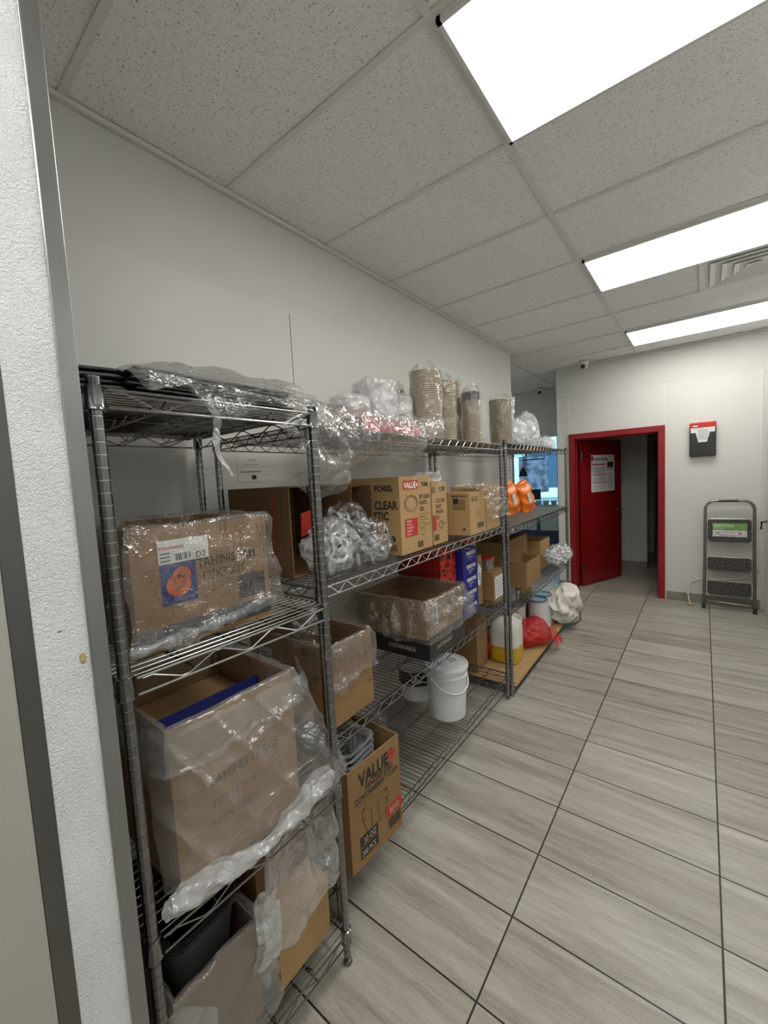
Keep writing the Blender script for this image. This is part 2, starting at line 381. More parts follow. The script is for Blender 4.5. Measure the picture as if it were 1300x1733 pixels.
def carton(name, label, lo, hi, rz=0, opened=True, m='card', group=None, flaps=(), tape=True, cat='box', fl=.1, outflap=1.9, front=False):
    """corrugated box between corners lo/hi; opened: no lid, thin walls; flaps: sides whose flap folds out"""
    sx, sy, sz = hi[0]-lo[0], hi[1]-lo[1], hi[2]-lo[2]
    t = thing(name, label, cat, ((lo[0]+hi[0])/2, (lo[1]+hi[1])/2, lo[2]), rz, group); mt = MT[m]; mb = MB(); X, Y, T = sx/2, sy/2, .005
    if front:
        for lo_, hi_ in (((-X, -Y, 0), (X, Y, T)), ((-X, -Y, T), (-X+T, Y, sz)), ((-X+T, -Y, T), (X, -Y+T, sz)), ((-X+T, Y-T, T), (X, Y, sz)), ((-X+T, -Y+T, sz-T), (X-.06, Y-T, sz))): mb.box(lo_, hi_, mt)
        mb.build('box_walls', t)
    elif opened:
        mb.box((-X, -Y, 0), (X, Y, T), mt); mb.box((-X, -Y, T), (-X+T, Y, sz), mt); mb.box((X-T, -Y, T), (X, Y, sz), mt)
        mb.box((-X+T, -Y, T), (X-T, -Y+T, sz), mt); mb.box((-X+T, Y-T, T), (X-T, Y, sz), mt)
        mb.build('box_walls', t)
    else:
        mb.box((-X, -Y, 0), (X, Y, sz), mt); mb.box((-X+.002, -.001, sz), (X-.002, .001, sz+.0008), MT['ink_f']); mb.build('box_walls', t, bevel=.003)
        if tape:
            tb = MB(); tb.box((-X-.0008, -.024, sz*.82), (X+.0008, .024, sz+.0012), MT['tape']); tb.build('tape', t)
    for s_ in flaps:
        fb = MB(); ang = outflap
        if s_ in ('+x', '-x'):
            sg = 1 if s_ == '+x' else -1
            fb.box((0, -Y+.003, 0), (fl, Y-.003, .004), mt); o = fb.build('flap', t); o.location = (sg*X, 0, sz)
            o.rotation_euler = (0, (ang-PI/2) if sg > 0 else (PI+PI/2-ang), 0)
        else:
            sg = 1 if s_ == '+y' else -1
            fb.box((-X+.003, 0, 0), (X-.003, fl, .004), mt); o = fb.build('flap', t); o.location = (0, sg*Y, sz)
            o.rotation_euler = ((PI/2-ang) if sg > 0 else (PI-(PI/2-ang)), 0, 0)
    return t, sx, sy, sz

def liner(parent, sx, sy, sz, depth=.15, out=.012, flare=.02, amp=.008, m='film', inside=.07, nu=120, nv=30, seed=0, skew=0, hem=.006, base=0, rimlift=.006):
    """polythene liner folded over the rim of an open box, hanging outside"""
    mb = MB()
    def fn(u, v):
        t = u*4; k = int(t) % 4; q = t-int(t); X, Y = sx/2, sy/2
        cr = [(-X, -Y), (X, -Y), (X, Y), (-X, Y)]; A, B = Vector(cr[k]), Vector(cr[(k+1) % 4]); p = A.lerp(B, q)
        nrm = [Vector((0, -1)), Vector((1, 0)), Vector((0, 1)), Vector((-1, 0))][k]
        e = min(q, 1-q); nb = [Vector((0, -1)), Vector((1, 0)), Vector((0, 1)), Vector((-1, 0))][(k+1) % 4 if q > .5 else k-1]
        nrm = (nrm+nb*max(0, 1-e*10)).normalized()
        w_ = noise.noise(Vector((p.x*9, p.y*9, seed)))
        if v < .2: z = sz-inside*(1-v/.2); o_ = -.009
        elif v < .32: f = (v-.2)/.12; z = sz+rimlift+.006*math.sin(f*PI)+w_*.006; o_ = -.009+f*(out+.009)
        else:
            f = (v-.32)/.68; dd = depth*(1+.25*noise.noise(Vector((p.x*5, p.y*5, seed+3)))+skew*p.y/Y)
            z = sz+rimlift-dd*f; z = max(z, base+.004); o_ = out+flare*math.sin(f*PI*.55)+ (hem if f > .93 else 0)
        q3 = Vector((p.x*14, p.y*14, z*9+seed*5))
        rd = .75-(abs(noise.noise(q3))+.5*abs(noise.noise(q3*2.3)))*1.4
        am = amp if v > .25 else amp*.3
        g = o_+rd*am*(1.6 if v > .4 else 1)
        return (p.x+nrm.x*g, p.y+nrm.y*g, z+noise.noise(q3*1.7)*.003*(1 if v > .3 else 0))
    mb.grid(fn, nu, nv, MT[m], wrapu=True)
    return mb.build('plastic_liner', parent)

def sheet(name, fn, nu, nv, m, amp=.01, freq=9, seed=0, parent=None, thin=0):
    """crumpled film from a smooth surface fn(u,v), creased with ridged noise"""
    mb = MB()
    def g(u, v):
        p = Vector(fn(u, v)); e = 1e-3
        du = Vector(fn(min(u+e, 1), v))-Vector(fn(max(u-e, 0), v)); dv = Vector(fn(u, min(v+e, 1)))-Vector(fn(u, max(v-e, 0)))
        n = du.cross(dv); n = n.normalized() if n.length > 1e-12 else Vector((0, 0, 1))
        q = p*freq+Vector((seed, seed*2.1, 0))
        r = abs(noise.noise(q))*1.6+abs(noise.noise(q*2.1))*.55+abs(noise.noise(q*4.7))*.10
        return p+n*(.4-r)*amp*1.7
    mb.grid(g, nu, nv, MT[m] if isinstance(m, str) else m)
    return mb.build(name, parent)

# ------------------------------------------------------------------ the room
fl = MB(); fl.quad([(-6, -3, 0), (4, -3, 0), (4, 12, 0), (-6, 12, 0)], MT['floor']); struct(fl, 'floor')
ce = MB(); ce.quad([(-6, -3, CEIL+.004), (-6, 12, CEIL+.004), (4, 12, CEIL+.004), (4, -3, CEIL+.004)], MT['tile']); struct(ce, 'ceiling', keep=False)
g = MB(); Y0 = .547
for k in range(-6, 19):
    y = Y0+.61*k
    if y > 7.05: break
    g.box((0.0 if y < 4.6 else -4.0, y-.012, CEIL-.003), (3.0, y+.012, CEIL+.003), MT['grid'])
for x, ya in ((1.073, -3), (-.147, 4.63), (-1.367, 4.63), (2.293, -3)): g.box((x-.012, ya, CEIL-.0045), (x+.012, 7.1, CEIL+.002), MT['grid'])
struct(g, 'trim_1')
g = MB(); g.box((0, .2, CEIL-.018), (.018, 4.63, CEIL-.001), MT['grid']); g.box((.15, YW-.018, CEIL-.014), (3, YW, CEIL-.001), MT['grid']); struct(g, 'trim_2')
wl = MB(); wl.box((-.14, -3, 0), (-.003, 4.63, CEIL), MT['wall_up']); wl.box((-.004, .2, 0), (0, 4.63, 2.515), MT['wall']); struct(wl, 'wall_left')
g = MB()
for y in (1.481, 2.70, 3.92): g.box((0, y-.004, 1.0), (.0015, y+.004, 2.50), MT['seam'])
g.box((0, 1.476, 2.0), (.002, 1.479, 2.49), MT['seamdark']); g.box((0, .2, 2.512), (.001, 4.63, 2.5145), MT['seam'])
g.box((-.142, 4.628, 0), (.002, 4.634, 2.515), MT['seam']); struct(g, 'trim_3')
g = MB(); g.box((0, .26, 0), (.012, 4.63, .10), MT['base']); struct(g, 'baseboard_left')
# far wall with door opening
DX0, DX1, DZ = .365, 1.290, 2.0
wf = MB()
for (x0, x1, z0, z1) in ((.15, DX0-.02, 0, CEIL), (DX1+.02, 3.0, 0, CEIL), (DX0-.02, DX1+.02, DZ+.02, CEIL)):
    wf.box((x0, YW+.003, z0), (x1, YW+.13, z1), MT['wall_up'])
for (x0, x1, z0, z1) in ((.15, DX0-.02, 0, 2.53), (DX1+.02, 2.2, 0, 2.53), (DX0-.02, DX1+.02, DZ+.02, 2.53)):
    wf.box((x0, YW, z0), (x1, YW+.004, z1), MT['wall'])
struct(wf, 'wall_back')
g = MB()
for x, z0 in ((1.35, 2.05), (.292, 0), (2.185, 0)): g.box((x-.012, YW-.003, z0), (x+.012, YW, 2.53), MT['seam'])
g.box((.144, YW-.004, 0), (.19, YW, 2.53), MT['seam']); g.box((.144, YW-.004, 0), (.15, YW+.05, 2.53), MT['seam'])
g.box((.15, YW-.0015, 2.53), (2.2, YW, 2.534), MT['seam']); struct(g, 'trim_4')
g = MB(); g.box((1.37, YW-.012, 0), (2.2, YW, .098), MT['base']); g.box((.14, YW-.012, 0), (.298, YW, .098), MT['base']); struct(g, 'baseboard_back')
# passage, room behind the door, storefront shell
g = MB(); g.box((.15, YW+.13, 0), (.27, 9, CEIL), MT['wall_up']); struct(g, 'wall_passage')
g = MB(); g.box((-4, 7.10, 2.17), (.15, 7.2, CEIL), MT['wall_up']); struct(g, 'wall_header')
g = MB(); g.box((.27, 7.55, 0), (1.02, 7.67, CEIL), MT['wall_up']); g.box((.27, 9, 0), (3.0, 9.1, CEIL), MT['wall_up']); struct(g, 'wall_storeroom')
g = MB(); g.box((.27, 7.538, 0), (1.03, 7.55, .1), MT['base']); g.box((1.02, 7.538, 0), (1.032, 7.67, .1), MT['base']); struct(g, 'baseboard_storeroom')
g = MB(); g.box((3.0, -3, 0), (3.1, 9, CEIL), MT['wall_up']); struct(g, 'wall_right')
g = MB(); g.box((-.14, -3.1, 0), (3.1, -3, CEIL), MT['wall_up']); struct(g, 'wall_front')
g = MB(); g.box((-6.1, 4.5, 0), (-6, 12, CEIL), MT['wall_up']); g.box((-6.1, 4.5, 0), (-.14, 4.6, CEIL), MT['wall_up']); g.box((.27, 9.1, 0), (.37, 12, CEIL), MT['wall_up']); struct(g, 'wall_shop')
g = MB()
g.box((-6, 12, 0), (.4, 12.12, .35), MT['wall_up']); g.box((-6, 12, 2.62), (.4, 12.12, CEIL), MT['wall_up']); struct(g, 'wall_storefront')
wn = 0
for x0 in (-5.6, -4.3, -3.0, -2.35, -1.1):
    x1 = {-5.6: -4.3, -4.3: -3.0, -3.0: -2.35, -2.35: -1.1, -1.1: .2}[x0]; wn += 1
    f = MB()
    for bx in ((x0, x0+.03, .35, 2.62), (x1-.03, x1, .35, 2.62), (x0, x1, .35, .40), (x0, x1, 2.57, 2.62)): f.box((bx[0], 12.0, bx[2]), (bx[1], 12.08, bx[3]), MT['navy'])
    fo = struct(f, 'window_%d' % wn); gg = MB(); gg.box((x0+.03, 12.03, .4), (x1-.03, 12.036, 2.57), MT['glass']); gg.build('glass_pane', fo)
og = MB(); og.box((-14, 12.2, -.1), (8, 40, -.02), MT['asphalt']); struct(og, 'ground')

# red door frame and leaf
f = MB()
f.box((DX0-.065, YW-.022, 0), (DX0, YW+.15, DZ+.07), MT['red_d']); f.box((DX1, YW-.022, 0), (DX1+.065, YW+.15, DZ+.07), MT['red_d'])
f.box((DX0, YW-.022, DZ), (DX1, YW+.15, DZ+.07), MT['red_d'])
f.box((DX0, YW+.06, 0), (DX0+.014, YW+.10, DZ), MT['red_d']); f.box((DX1-.014, YW+.06, 0), (DX1, YW+.10, DZ), MT['red_d']); f.box((DX0, YW+.06, DZ-.014), (DX1, YW+.10, DZ), MT['red_d'])
struct(f, 'trim_5', bevel=.003)
dr = bpy.data.objects.new('door_1', None); COL.objects.link(dr); dr['kind'] = 'structure'; dr.location = (DX0+.012, YW+.155, .012); dr.rotation_euler = (0, 0, math.radians(90-22.8))
m = MB(); m.box((0, -.042, 0), (.905, 0, DZ-.02), MT['red']); m.build('door_leaf', dr, bevel=.002)
h = MB(); h.tube([(.845, -.042, .98), (.845, -.062, .98)], .027, MT['chrome'], 16); h.tube([(.845, -.07, .98), (.845, -.095, .98), (.84, -.10, .98), (.73, -.10, .98)], .009, MT['chrome'], 8)
h.box((.9, -.04, .93), (.908, -.005, 1.05), MT['chrome']); h.box((.9, -.03, .97), (.925, -.012, 1.0), MT['chrome']); h.build('door_handle', dr)
k = MB(); k.tube([(.80, -.10, .965), (.80, -.102, .90)], .004, MT['black'], 6); k.box((.79, -.106, .86), (.812, -.10, .90), MT['black']); k.build('key', dr)
for z in (.18, .98, 1.70):
    h = MB(); h.tube([(-.004, -.05, z), (-.004, -.05, z+.11)], .007, MT['chrome'], 8); h.box((0, -.045, z), (.035, -.0425, z+.11), MT['chrome']); h.build('hinge', dr)
# notices on the red leaf
pr = thing('wall_poster', 'white notice sheet with printed tables taped on the open red door', 'poster', dr.location, dr.rotation_euler.z)
fm = Matrix(((1, 0, 0, .21), (0, 0, -1, -.0445), (0, 1, 0, 1.27), (0, 0, 0, 1)))
mb = MB(); mb.box((.21, -.0442, 1.27), (.74, -.0428, 1.78), MT['paper']); mb.build('paper_sheet', pr)
rects(pr, fm, [(.02, .37, .33, .385, MT['red_ink']), (.02, .23, .33, .242, MT['red_ink']), (.02, .12, .33, .132, MT['red_ink']), (.34, .30, .51, .31, MT['red_ink'])]+
      [(.03, .26+.014*i, .31, .264+.014*i, MT['lab_line']) for i in range(6)]+[(.03, .15+.014*i, .31, .154+.014*i, MT['lab_line']) for i in range(4)]+
      [(.36, .05+.018*i, .49, .054+.018*i, MT['lab_line']) for i in range(12)]+[(.03, .02+.014*i, .31, .023+.014*i, MT['lab_line']) for i in range(6)], 'printed_rows', off=.0008)
text(pr, fm @ Matrix.Translation((0, 0, .001)), 'Health & Safety', .06, .435, .05, MT['ink'], bold=.03)
rects(pr, fm, [(.36, .33, .50, .41, MT['ink'])], 'printed_picture', off=.0009); rects(pr, fm, [(.0, .43, .045, .49, MT['red_ink'])], 'red_mark', off=.0009)

# ------------------------------------------------------------------ ceiling fixtures
def panel_light(y0, lab, cx=1.685):
    t = thing('ceiling_light', lab, 'light', (cx, y0+.305, CEIL-.02), 0, 'ceiling light panels')
    f = MB(); X, Y = .598, .293
    for lo, hi in (((-X, -Y, 0), (X, -Y+.014, .018)), ((-X, Y-.014, 0), (X, Y, .018)), ((-X, -Y, 0), (-X+.014, Y, .018)), ((X-.014, -Y, 0), (X, Y, .018))): f.box(lo, hi, MT['fixture'])
    f.build('frame', t); d = MB(); d.box((-X+.014, -Y+.014, .008), (X-.014, Y-.014, .012), MT['diff']); d.build('diffuser', t); return t
panel_light(Y0+.61, 'large bright white ceiling light panel nearest the camera')
panel_light(Y0+.61*4, 'second bright ceiling light panel, next to the air vent')
panel_light(Y0+.61*7, 'far bright ceiling light panel closest to the back wall')
panel_light(Y0+.61*9, 'added unseen ceiling light panel around the corner in the passage', -2.6)  # out-of-view lamp added to give the passage header neutral light
panel_light(Y0-.61*2, 'added unseen ceiling light panel behind the camera')  # unseen lamp added to raise the room's overall light
panel_light(Y0-.61*5, 'added unseen ceiling light panel farthest behind the camera')  # another unseen panel, added as extra fill from behind
v = thing('ceiling_vent', 'square white louvred air vent between two ceiling light panels', 'vent', (1.975, Y0+.61*5.5, CEIL-.005))
f = MB(); X = .297
f.box((-X, -X, .004), (X, X, .008), MT['grid']); f.build('throat_plate', v)
f = MB()
def sqring(mb, o, i, zo, zi, m):
    for q in range(4):
        r = Matrix.Rotation(q*PI/2, 3, 'Z')
        mb.quad([r @ Vector((-o, -o, zo)), r @ Vector((o, -o, zo)), r @ Vector((i, -i, zi)), r @ Vector((-i, -i, zi))], m)
sqring(f, X, .27, 0, 0, MT['fixture']); sqring(f, .27, .235, 0, .045, MT['fixture']); f.build('vent_frame', v)
for o_ in (.235, .17, .105, .04):
    f = MB(); sqring(f, o_, o_-.030, -.010, .004, MT['fixture']); sqring(f, o_-.030, o_-.050, .004, .045, MT['fixture']); sqring(f, o_, o_+.0, -.010, -.004, MT['fixture']); f.build('louvre', v)
def dome(x, y, lab):
    t = thing('security_camera', lab, 'camera', (x, y, CEIL-.006), 0, None)
    b_ = MB(); b_.lathe([(.055, 0), (.055, -.02), (.05, -.03)], MT['fixture'], seg=24); b_.build('mount', t)
    b_ = MB(); b_.lathe([(.046, -.025), (.047, -.045), (.040, -.07), (.022, -.088), (.004, -.093)], MT['fixture'], seg=24); b_.build('dome_body', t)
    l_ = MB(); l_.blob((.012, -.034, -.068), (.026, .018, .022), MT['black'], sub=2); l_.build('lens', t)
dome(.53, 5.72, 'small white dome camera on the ceiling beside the red door wall')
dome(-.375, 6.95, 'small white dome camera on the ceiling in the dim passage')

# ------------------------------------------------------------------ left foreground: cold-room corner
t = thing('cold_room_door', 'cropped white textured cold-room door edge with stainless trims at left', 'door', (.80, .2, 0))
x0 = .075
m = MB(); m.box((-.6, -.047, 0), (x0, .025, 2.925), MT['emboss']); m.build('panel_core', t)
m = MB(); m.box((-.6, .0255, 0), (x0+.002, .052, 2.925), MT['steel']); m.box((x0-.002, .0235, 0), (x0+.0035, .026, 2.925), MT['steel']); m.build('corner_trim', t, bevel=.001)
m = MB(); m.box((-.6, -.075, 0), (x0+.001, -.0475, 2.925), MT['steel_dark']); m.build('gasket_trim', t)
m = MB(); m.box((.00, -.0515-.34, .02), (x0-.012+.016, -.0755, 2.9), MT['steel_door']); m.build('door_skin', t, bevel=.004)
m = MB(); m.blob((x0+.0003, .013, 1.33), (.0012, .005, .010), MT['rust'], sub=2, amp=.002, freq=200); m.blob((x0+.0002, -.014, 1.385), (.0015, .004, .002), MT['rust'], sub=2); m.build('stain', t)

# right: cold-room box with grey framed door
t = thing('cold_room', 'cropped white walk-in cold room with grey framed door at right edge', 'cold room', (2.24, 5.0, 0))
m = MB(); m.box((0, -6.5, 0), (.7, .865, 2.50), MT['emboss']); m.build('wall_panel', t)
m = MB(); m.box((-.016, .50, .10), (-.001, .56, 2.40), MT['champagne']); m.box((-.016, -.5, 2.36), (-.001, .5, 2.42), MT['champagne']); m.box((-.016, -.56, .10), (-.001, -.5, 2.40), MT['champagne']); m.build('door_frame', t)
m = MB(); m.box((-.03, -.5, .1), (-.002, .5, 2.36), MT['white_pl']); m.build('door_leaf', t)
m = MB(); m.tube([(-.02, .47, 1.0), (-.07, .47, .99), (-.075, .46, .92)], .012, MT['black'], 8); m.build('handle', t)

# ------------------------------------------------------------------ wire racks
GROOVE = {}
def post_mesh(h):
    mb = MB(); prof = []; z = .03; n = 0; ms = []
    while z < h:
        prof += [(.0127, z)]; ms.append(0)
        z1 = z+.0225; prof += [(.0127, z1), (.0112, z1+.0006), (.0112, z1+.0018)]; ms += [1, 1, 1]; n += 1
        z = z1+.0026
    prof += [(.0127, z), (.0127, h+.004), (.010, h+.012)]
    cut = lambda i: MT['chrome_d'] if (i < len(prof)-3 and i % 4 == 2) else MT['post']
    mb.lathe(prof, MT['post'], seg=14, mfun=cut); return mb
def rack(name, label, loc, rz, W, D, zs, h=1.86, wires_along='x', wpitch=.0255, group=None, mats=(), snake=.045):
    t = thing(name, label, 'shelf', loc, rz, group)
    p0 = None
    for i, (x, y) in enumerate(((0, 0), (0, W), (-D, 0), (-D, W))):
        if p0 is None: p0 = post_mesh(h).build('post', t); o = p0
        else: o = p0.copy(); COL.objects.link(o); o.parent = t
        o.location = (x, y, 0)
        f = MB(); f.lathe([(.014, .0), (.016, .006), (.012, .014), (.006, .016), (.006, .034)], MT['champagne'], seg=10); fo = f.build('foot', o)
    gx, gy = .018, .018
    xs0, xs1, ys0, ys1 = -D-.012, .012, -.012, W+.012
    for si, z in enumerate(zs):
        mb = MB()
        if wires_along == 'x':
            n = int((ys1-ys0-.03)/wpitch)
            for i in range(n+1):
                y = ys0+.015+(ys1-ys0-.03)*i/n; mb.tube([(xs0, y, z+.0015), (xs1, y, z+.0015)], .0018, MT['chrome'], 5)
        else:
            n = int((xs1-xs0-.03)/wpitch)
            for i in range(n+1):
                x = xs0+.015+(xs1-xs0-.03)*i/n; mb.tube([(x, ys0, z+.0015), (x, ys1, z+.0015)], .0018, MT['chrome'], 5)
        sh = mb.build('wire_shelf', t)
        def truss(A, B, pitch, name, inner=False):
            A, B = Vector(A), Vector(B); L = (B-A).length; d = (B-A)/L; mb = MB(); r = .0032 if not inner else .0026
            dz = .036 if not inner else .022
            if not inner: mb.tube([A, B], r, MT['chrome'], 6)
            mb.tube([A-Vector((0, 0, dz)), B-Vector((0, 0, dz))], r, MT['chrome'], 6)
            k_ = max(2, int(L/pitch)); pts = []
            for i in range(k_+1):
                c0 = A+d*(.02+(L-.04)*i/k_); hi = i % 2 == 0
                pts += [c0-d*pitch*.12-Vector((0, 0, .004 if hi else dz-.004)), c0+d*pitch*.12-Vector((0, 0, .004 if hi else dz-.004))]
            mb.tube(pts, .0022, MT['chrome'], 5); return mb.build(name, sh)
        truss((xs1, .018, z), (xs1, W-.018, z), snake, 'edge_truss'); truss((xs0, .018, z), (xs0, W-.018, z), snake, 'edge_truss')
        truss((-.018, ys0, z), (-D+.018, ys0, z), snake, 'edge_truss'); truss((-.018, ys1, z), (-D+.018, ys1, z), snake, 'edge_truss')
        if wires_along == 'x':
            for q in (.25, .5, .75): truss((-D*q, ys0, z-.003), (-D*q, ys1, z-.003), .04, 'cross_truss', True)
        else:
            for q in (.25, .5, .75): truss((xs0, W*q, z-.003), (xs1, W*q, z-.003), .04, 'cross_truss', True)
        c0 = None
        for (x, y) in ((0, 0), (0, W), (-D, 0), (-D, W)):
            if c0 is None:
                cb = MB(); cb.lathe([(.0175, -.042), (.0190, -.040), (.0178, -.036), (.0165, .004), (.0175, .006), (.0135, .008)], MT['post'], seg=16); c0 = cb.build('collar', sh); o = c0
            else: o = c0.copy(); COL.objects.link(o); o.parent = sh
            o.location = (x, y, z)
    return t
ZA = [1.813, 1.222, .632, .118]; ZB = [1.800, 1.245, .692, .185]; ZC = [1.812, 1.215, .64, .06]
RA = rack('wire_rack', 'nearest narrow chrome wire rack at left, with liner boxes', (.770, .306, 0), math.radians(-1.0), .56, .70, ZA, 1.816, 'y', .0255, snake=.085)
RB = rack('wire_rack', 'long middle chrome wire rack holding cartons and white pails', (.665, .953, 0), math.radians(1.46), 1.768, .55, ZB, 1.802, 'x')
RC = rack('wire_rack', 'farthest chrome wire rack, the one holding the yellow liquid jug', (.629, 2.775, 0), math.radians(1.46), 1.768, .55, ZC, 1.814, 'x')
#@@ITEMS@@
RZ = math.radians(1.46)
# ================================================================== rack A
# shelf 2: wrapped carton with blue logo
t, sx, sy, sz = carton('cardboard_box', 'open brown box in clear plastic with blue square logo, on nearest rack', (.33, .362, ZA[1]+.006), (.700, .726, 1.522), 0, m='card')
F = face_mat('+x', sx, sy, sz)
rects(t, F, [(.0, .012, sy, .058, MT['grey'])], 'dark_band')
lb = rects(t, F, [(.060, .205, .185, .262, MT['paper'])], 'shipping_label', off=.0006); lb['label'] = 'white shipping label with a pink strip'
rects(t, F, [(.062, .24, .122, .247, MT['pink'])]+[(.064, .211+.009*i, .088, .214+.009*i, MT['lab_line']) for i in range(3)], 'label_rows', off=.0012)
barcode(t, F @ Matrix.Translation((0, 0, .0012)), .100, .210, .04, .017, MT['ink'])
text(t, F @ Matrix.Translation((0, 0, .0012)), 'D2', .150, .209, .022, MT['ink'])
rects(t, F, [(.062, .105, .148, .204, MT['blue'])], 'blue_square', off=.0004)
ring_print(t, F @ Matrix.Translation((0, 0, .001)), .103, .150, .030, .028, 1, MT['orange_ink'], 'orange_emblem')
ring_print(t, F @ Matrix.Translation((0, 0, .0011)), .112, .173, .022, .020, 1, MT['orange_ink'], 'orange_emblem')
ring_print(t, F @ Matrix.Translation((0, 0, .0016)), .104, .158, .016, .018, .35, MT['card'], 'emblem_line'); ring_print(t, F @ Matrix.Translation((0, 0, .0016)), .112, .176, .012, .010, .35, MT['card'], 'emblem_line')
text(t, F, 'TAHINIS FAM', .152, .182, .034, MT['ink'], bold=.015, sx=.85); text(t, F, '13"X7"X11', .162, .147, .032, MT['ink'], sx=.85)
rects(t, F, [(.262, .070, .348, .138, MT['ink_f'])], 'printed_panel', off=.0004)
barcode(t, F @ Matrix.Translation((0, 0, .001)), .264, .072, .08, .06, MT['ink'])
text(t, F @ Matrix.Translation((0, 0, .0006)), 'TAHINIS', .15, .024, .026, MT['paper'], bold=.01)
liner(t, sx, sy, sz, depth=.27, out=.010, flare=.012, amp=.020, m='film', seed=2, hem=.004, base=0)
# rolled hem of that bag along the front foot of the box
tag(sheet('plastic_roll', lambda u, v: (.706+.016*math.cos(v*2*PI)+.01*math.sin(u*5), .34+.40*u, ZA[1]+.026+.016*math.sin(v*2*PI)*(.7+.5*u)+.02*u), 90, 22, 'film_m', .008, 16, 3), 'rolled clear plastic hem lying at the foot of the blue-logo box', 'plastic bag')

# shelf 3: tall carton with big draped bag
t, sx, sy, sz = carton('cardboard_box', 'large tall open brown box draped in a big clear bag, nearest rack', (.33, .385, ZA[2]+.006), (.745, .745, 1.055), 0, m='card')
F = face_mat('+x', sx, sy, sz)
text(t, F, 'TAHINIS LARGE', .085, .225, .036, MT['ink_f'], bold=.012, sx=.85); text(t, F, '13"X10"X16"', .09, .17, .028, MT['ink_f'], sx=.9); text(t, F, '250PCS/BOX', .085, .12, .028, MT['ink_f'], sx=.9)
text(t, F, 'EPI 95', .255, .305, .024, MT['ink_f'])
m = MB(); m.box((-.19, -.165, .30), (.175, .165, .312), MT['card_l']); m.build('folded_inner_flap', t)
m = MB(); m.box((.05, -.165, .318), (.062, .165, .372), MT['blue']); m.build('blue_printed_edge', t)
liner(t, sx, sy, sz, depth=.10, out=.010, flare=.01, amp=.012, m='film_h', seed=5)
def drape(u, v):
    y = .352+.50*u; zr = 1.068-.03*u
    y += (v**1.3)*(.07*(u-.15))
    bul = .004+.055*v*(.5+.5*u)+.03*math.sin(v*PI)*math.sin(u*PI)
    e = max(0, u-.78)/.22; s_ = max(0, .12-u)/.12
    x = .766+bul-.16*e*e*(1-v*.7)-.10*s_*s_*(1-.6*v)
    fold = .020*(1-abs(math.sin(u*7+v*2.2)))**3*(.3+v)+.014*(1-abs(math.sin(u*13-v*6)))**3+.010*(1-abs(math.sin(u*3+v*7)))**4
    z = zr-(.365-.03*math.sin(u*PI)*0)*v
    return (x+fold, y, z)
tag(sheet('plastic_bag', drape, 130, 110, 'film_h', .006, 8, 4), 'big clear bag hanging down the front of the tall open box', 'plastic bag')
def roll(u, v):
    c = Vector((.812+.006*math.sin(u*4), .325+.480*u, .712-.028*math.sin(u*PI)+.008*math.sin(u*9))); r = .020+.007*math.sin(u*9)+.007*u+.003*math.sin(v*2*PI*5+u*30)
    return (c.x+r*math.cos(v*2*PI), c.y+.01*math.sin(v*6), c.z+r*math.sin(v*2*PI))
tag(sheet('plastic_roll', roll, 120, 24, 'film_w', .007, 14, 8), 'thick twisted bag hem hanging outside the nearest rack', 'plastic bag')

# shelf 4: two boxes, dark bin, bags
t, sx, sy, sz = carton('cardboard_box', 'open brown box under plastic at bottom left, holding dark trays', (.36, .345, ZA[3]+.006), (.735, .575, .405), 0, m='card_g')
liner(t, sx, sy, sz, depth=.26, out=.012, flare=.03, amp=.016, m='film_h', seed=11)
for i in range(2):
    b = thing('tray_stack', ['charcoal plastic tray tilted inside the bottom left box', 'charcoal plastic tray behind the tilted one, bottom left'][i], 'tray', (.60-.15*i, .455+.01*i, .36), .12-.3*i, 'charcoal trays in the bottom box')
    m = MB(); m.lathe([(.075, -.06), (.095, .10), (.105, .105), (.106, .112), (.09, .112), (.07, -.04)], MT['grey'], seg=28, sq=5); m.build('tray_body', b)
    m = MB(); m.lathe([(.107, .118), (.108, .124), (.09, .126), (.09, .118)], MT['black'], seg=28, sq=5); m.build('tray_rim', b)
tag(sheet('paper_bag', lambda u, v: (.75+.014*math.sin(v*3), .31+.13*u-.02*math.sin(v*3), ZA[3]+.01+.27*v*(1-.35*u*u)), 30, 30, 'film_w', .012, 12, 14), 'milky plastic flap at the lower left corner of the nearest rack', 'plastic bag')
t, sx, sy, sz = carton('cardboard_box', 'closed plain brown box on the bottom of the nearest rack', (.44, .628, ZA[3]+.006), (.742, .832, .325), .02, opened=False, m='card_l', tape=False)
m = MB(); m.box((-.14, -.095, sz), (.05, .095, sz+.16), MT['card_d']); m.build('raised_flap', t)
def drape2(u, v):
    y = .60+.25*u-.06*v*(1-u); z = .615-(.30+.05*math.sin(u*3))*v+(.04*u*v)
    return (.765+.012*math.sin(u*13+v*2)+.015*v, y, z)
tag(sheet('plastic_bag', drape2, 90, 90, 'film_m', .016, 9, 21), 'crumpled bag hanging from shelf over the closed plain bottom box', 'plastic bag')
tag(sheet('plastic_bag', lambda u, v: (.756+.02*math.sin(v*4)+.01*u, .555+.075*u*(1-v*.3)-.02*v, .47-.24*v+.03*math.sin(u*5)), 50, 70, 'film_w', .012, 13, 31), 'milky twisted bag tail between the two bottom boxes', 'plastic bag')

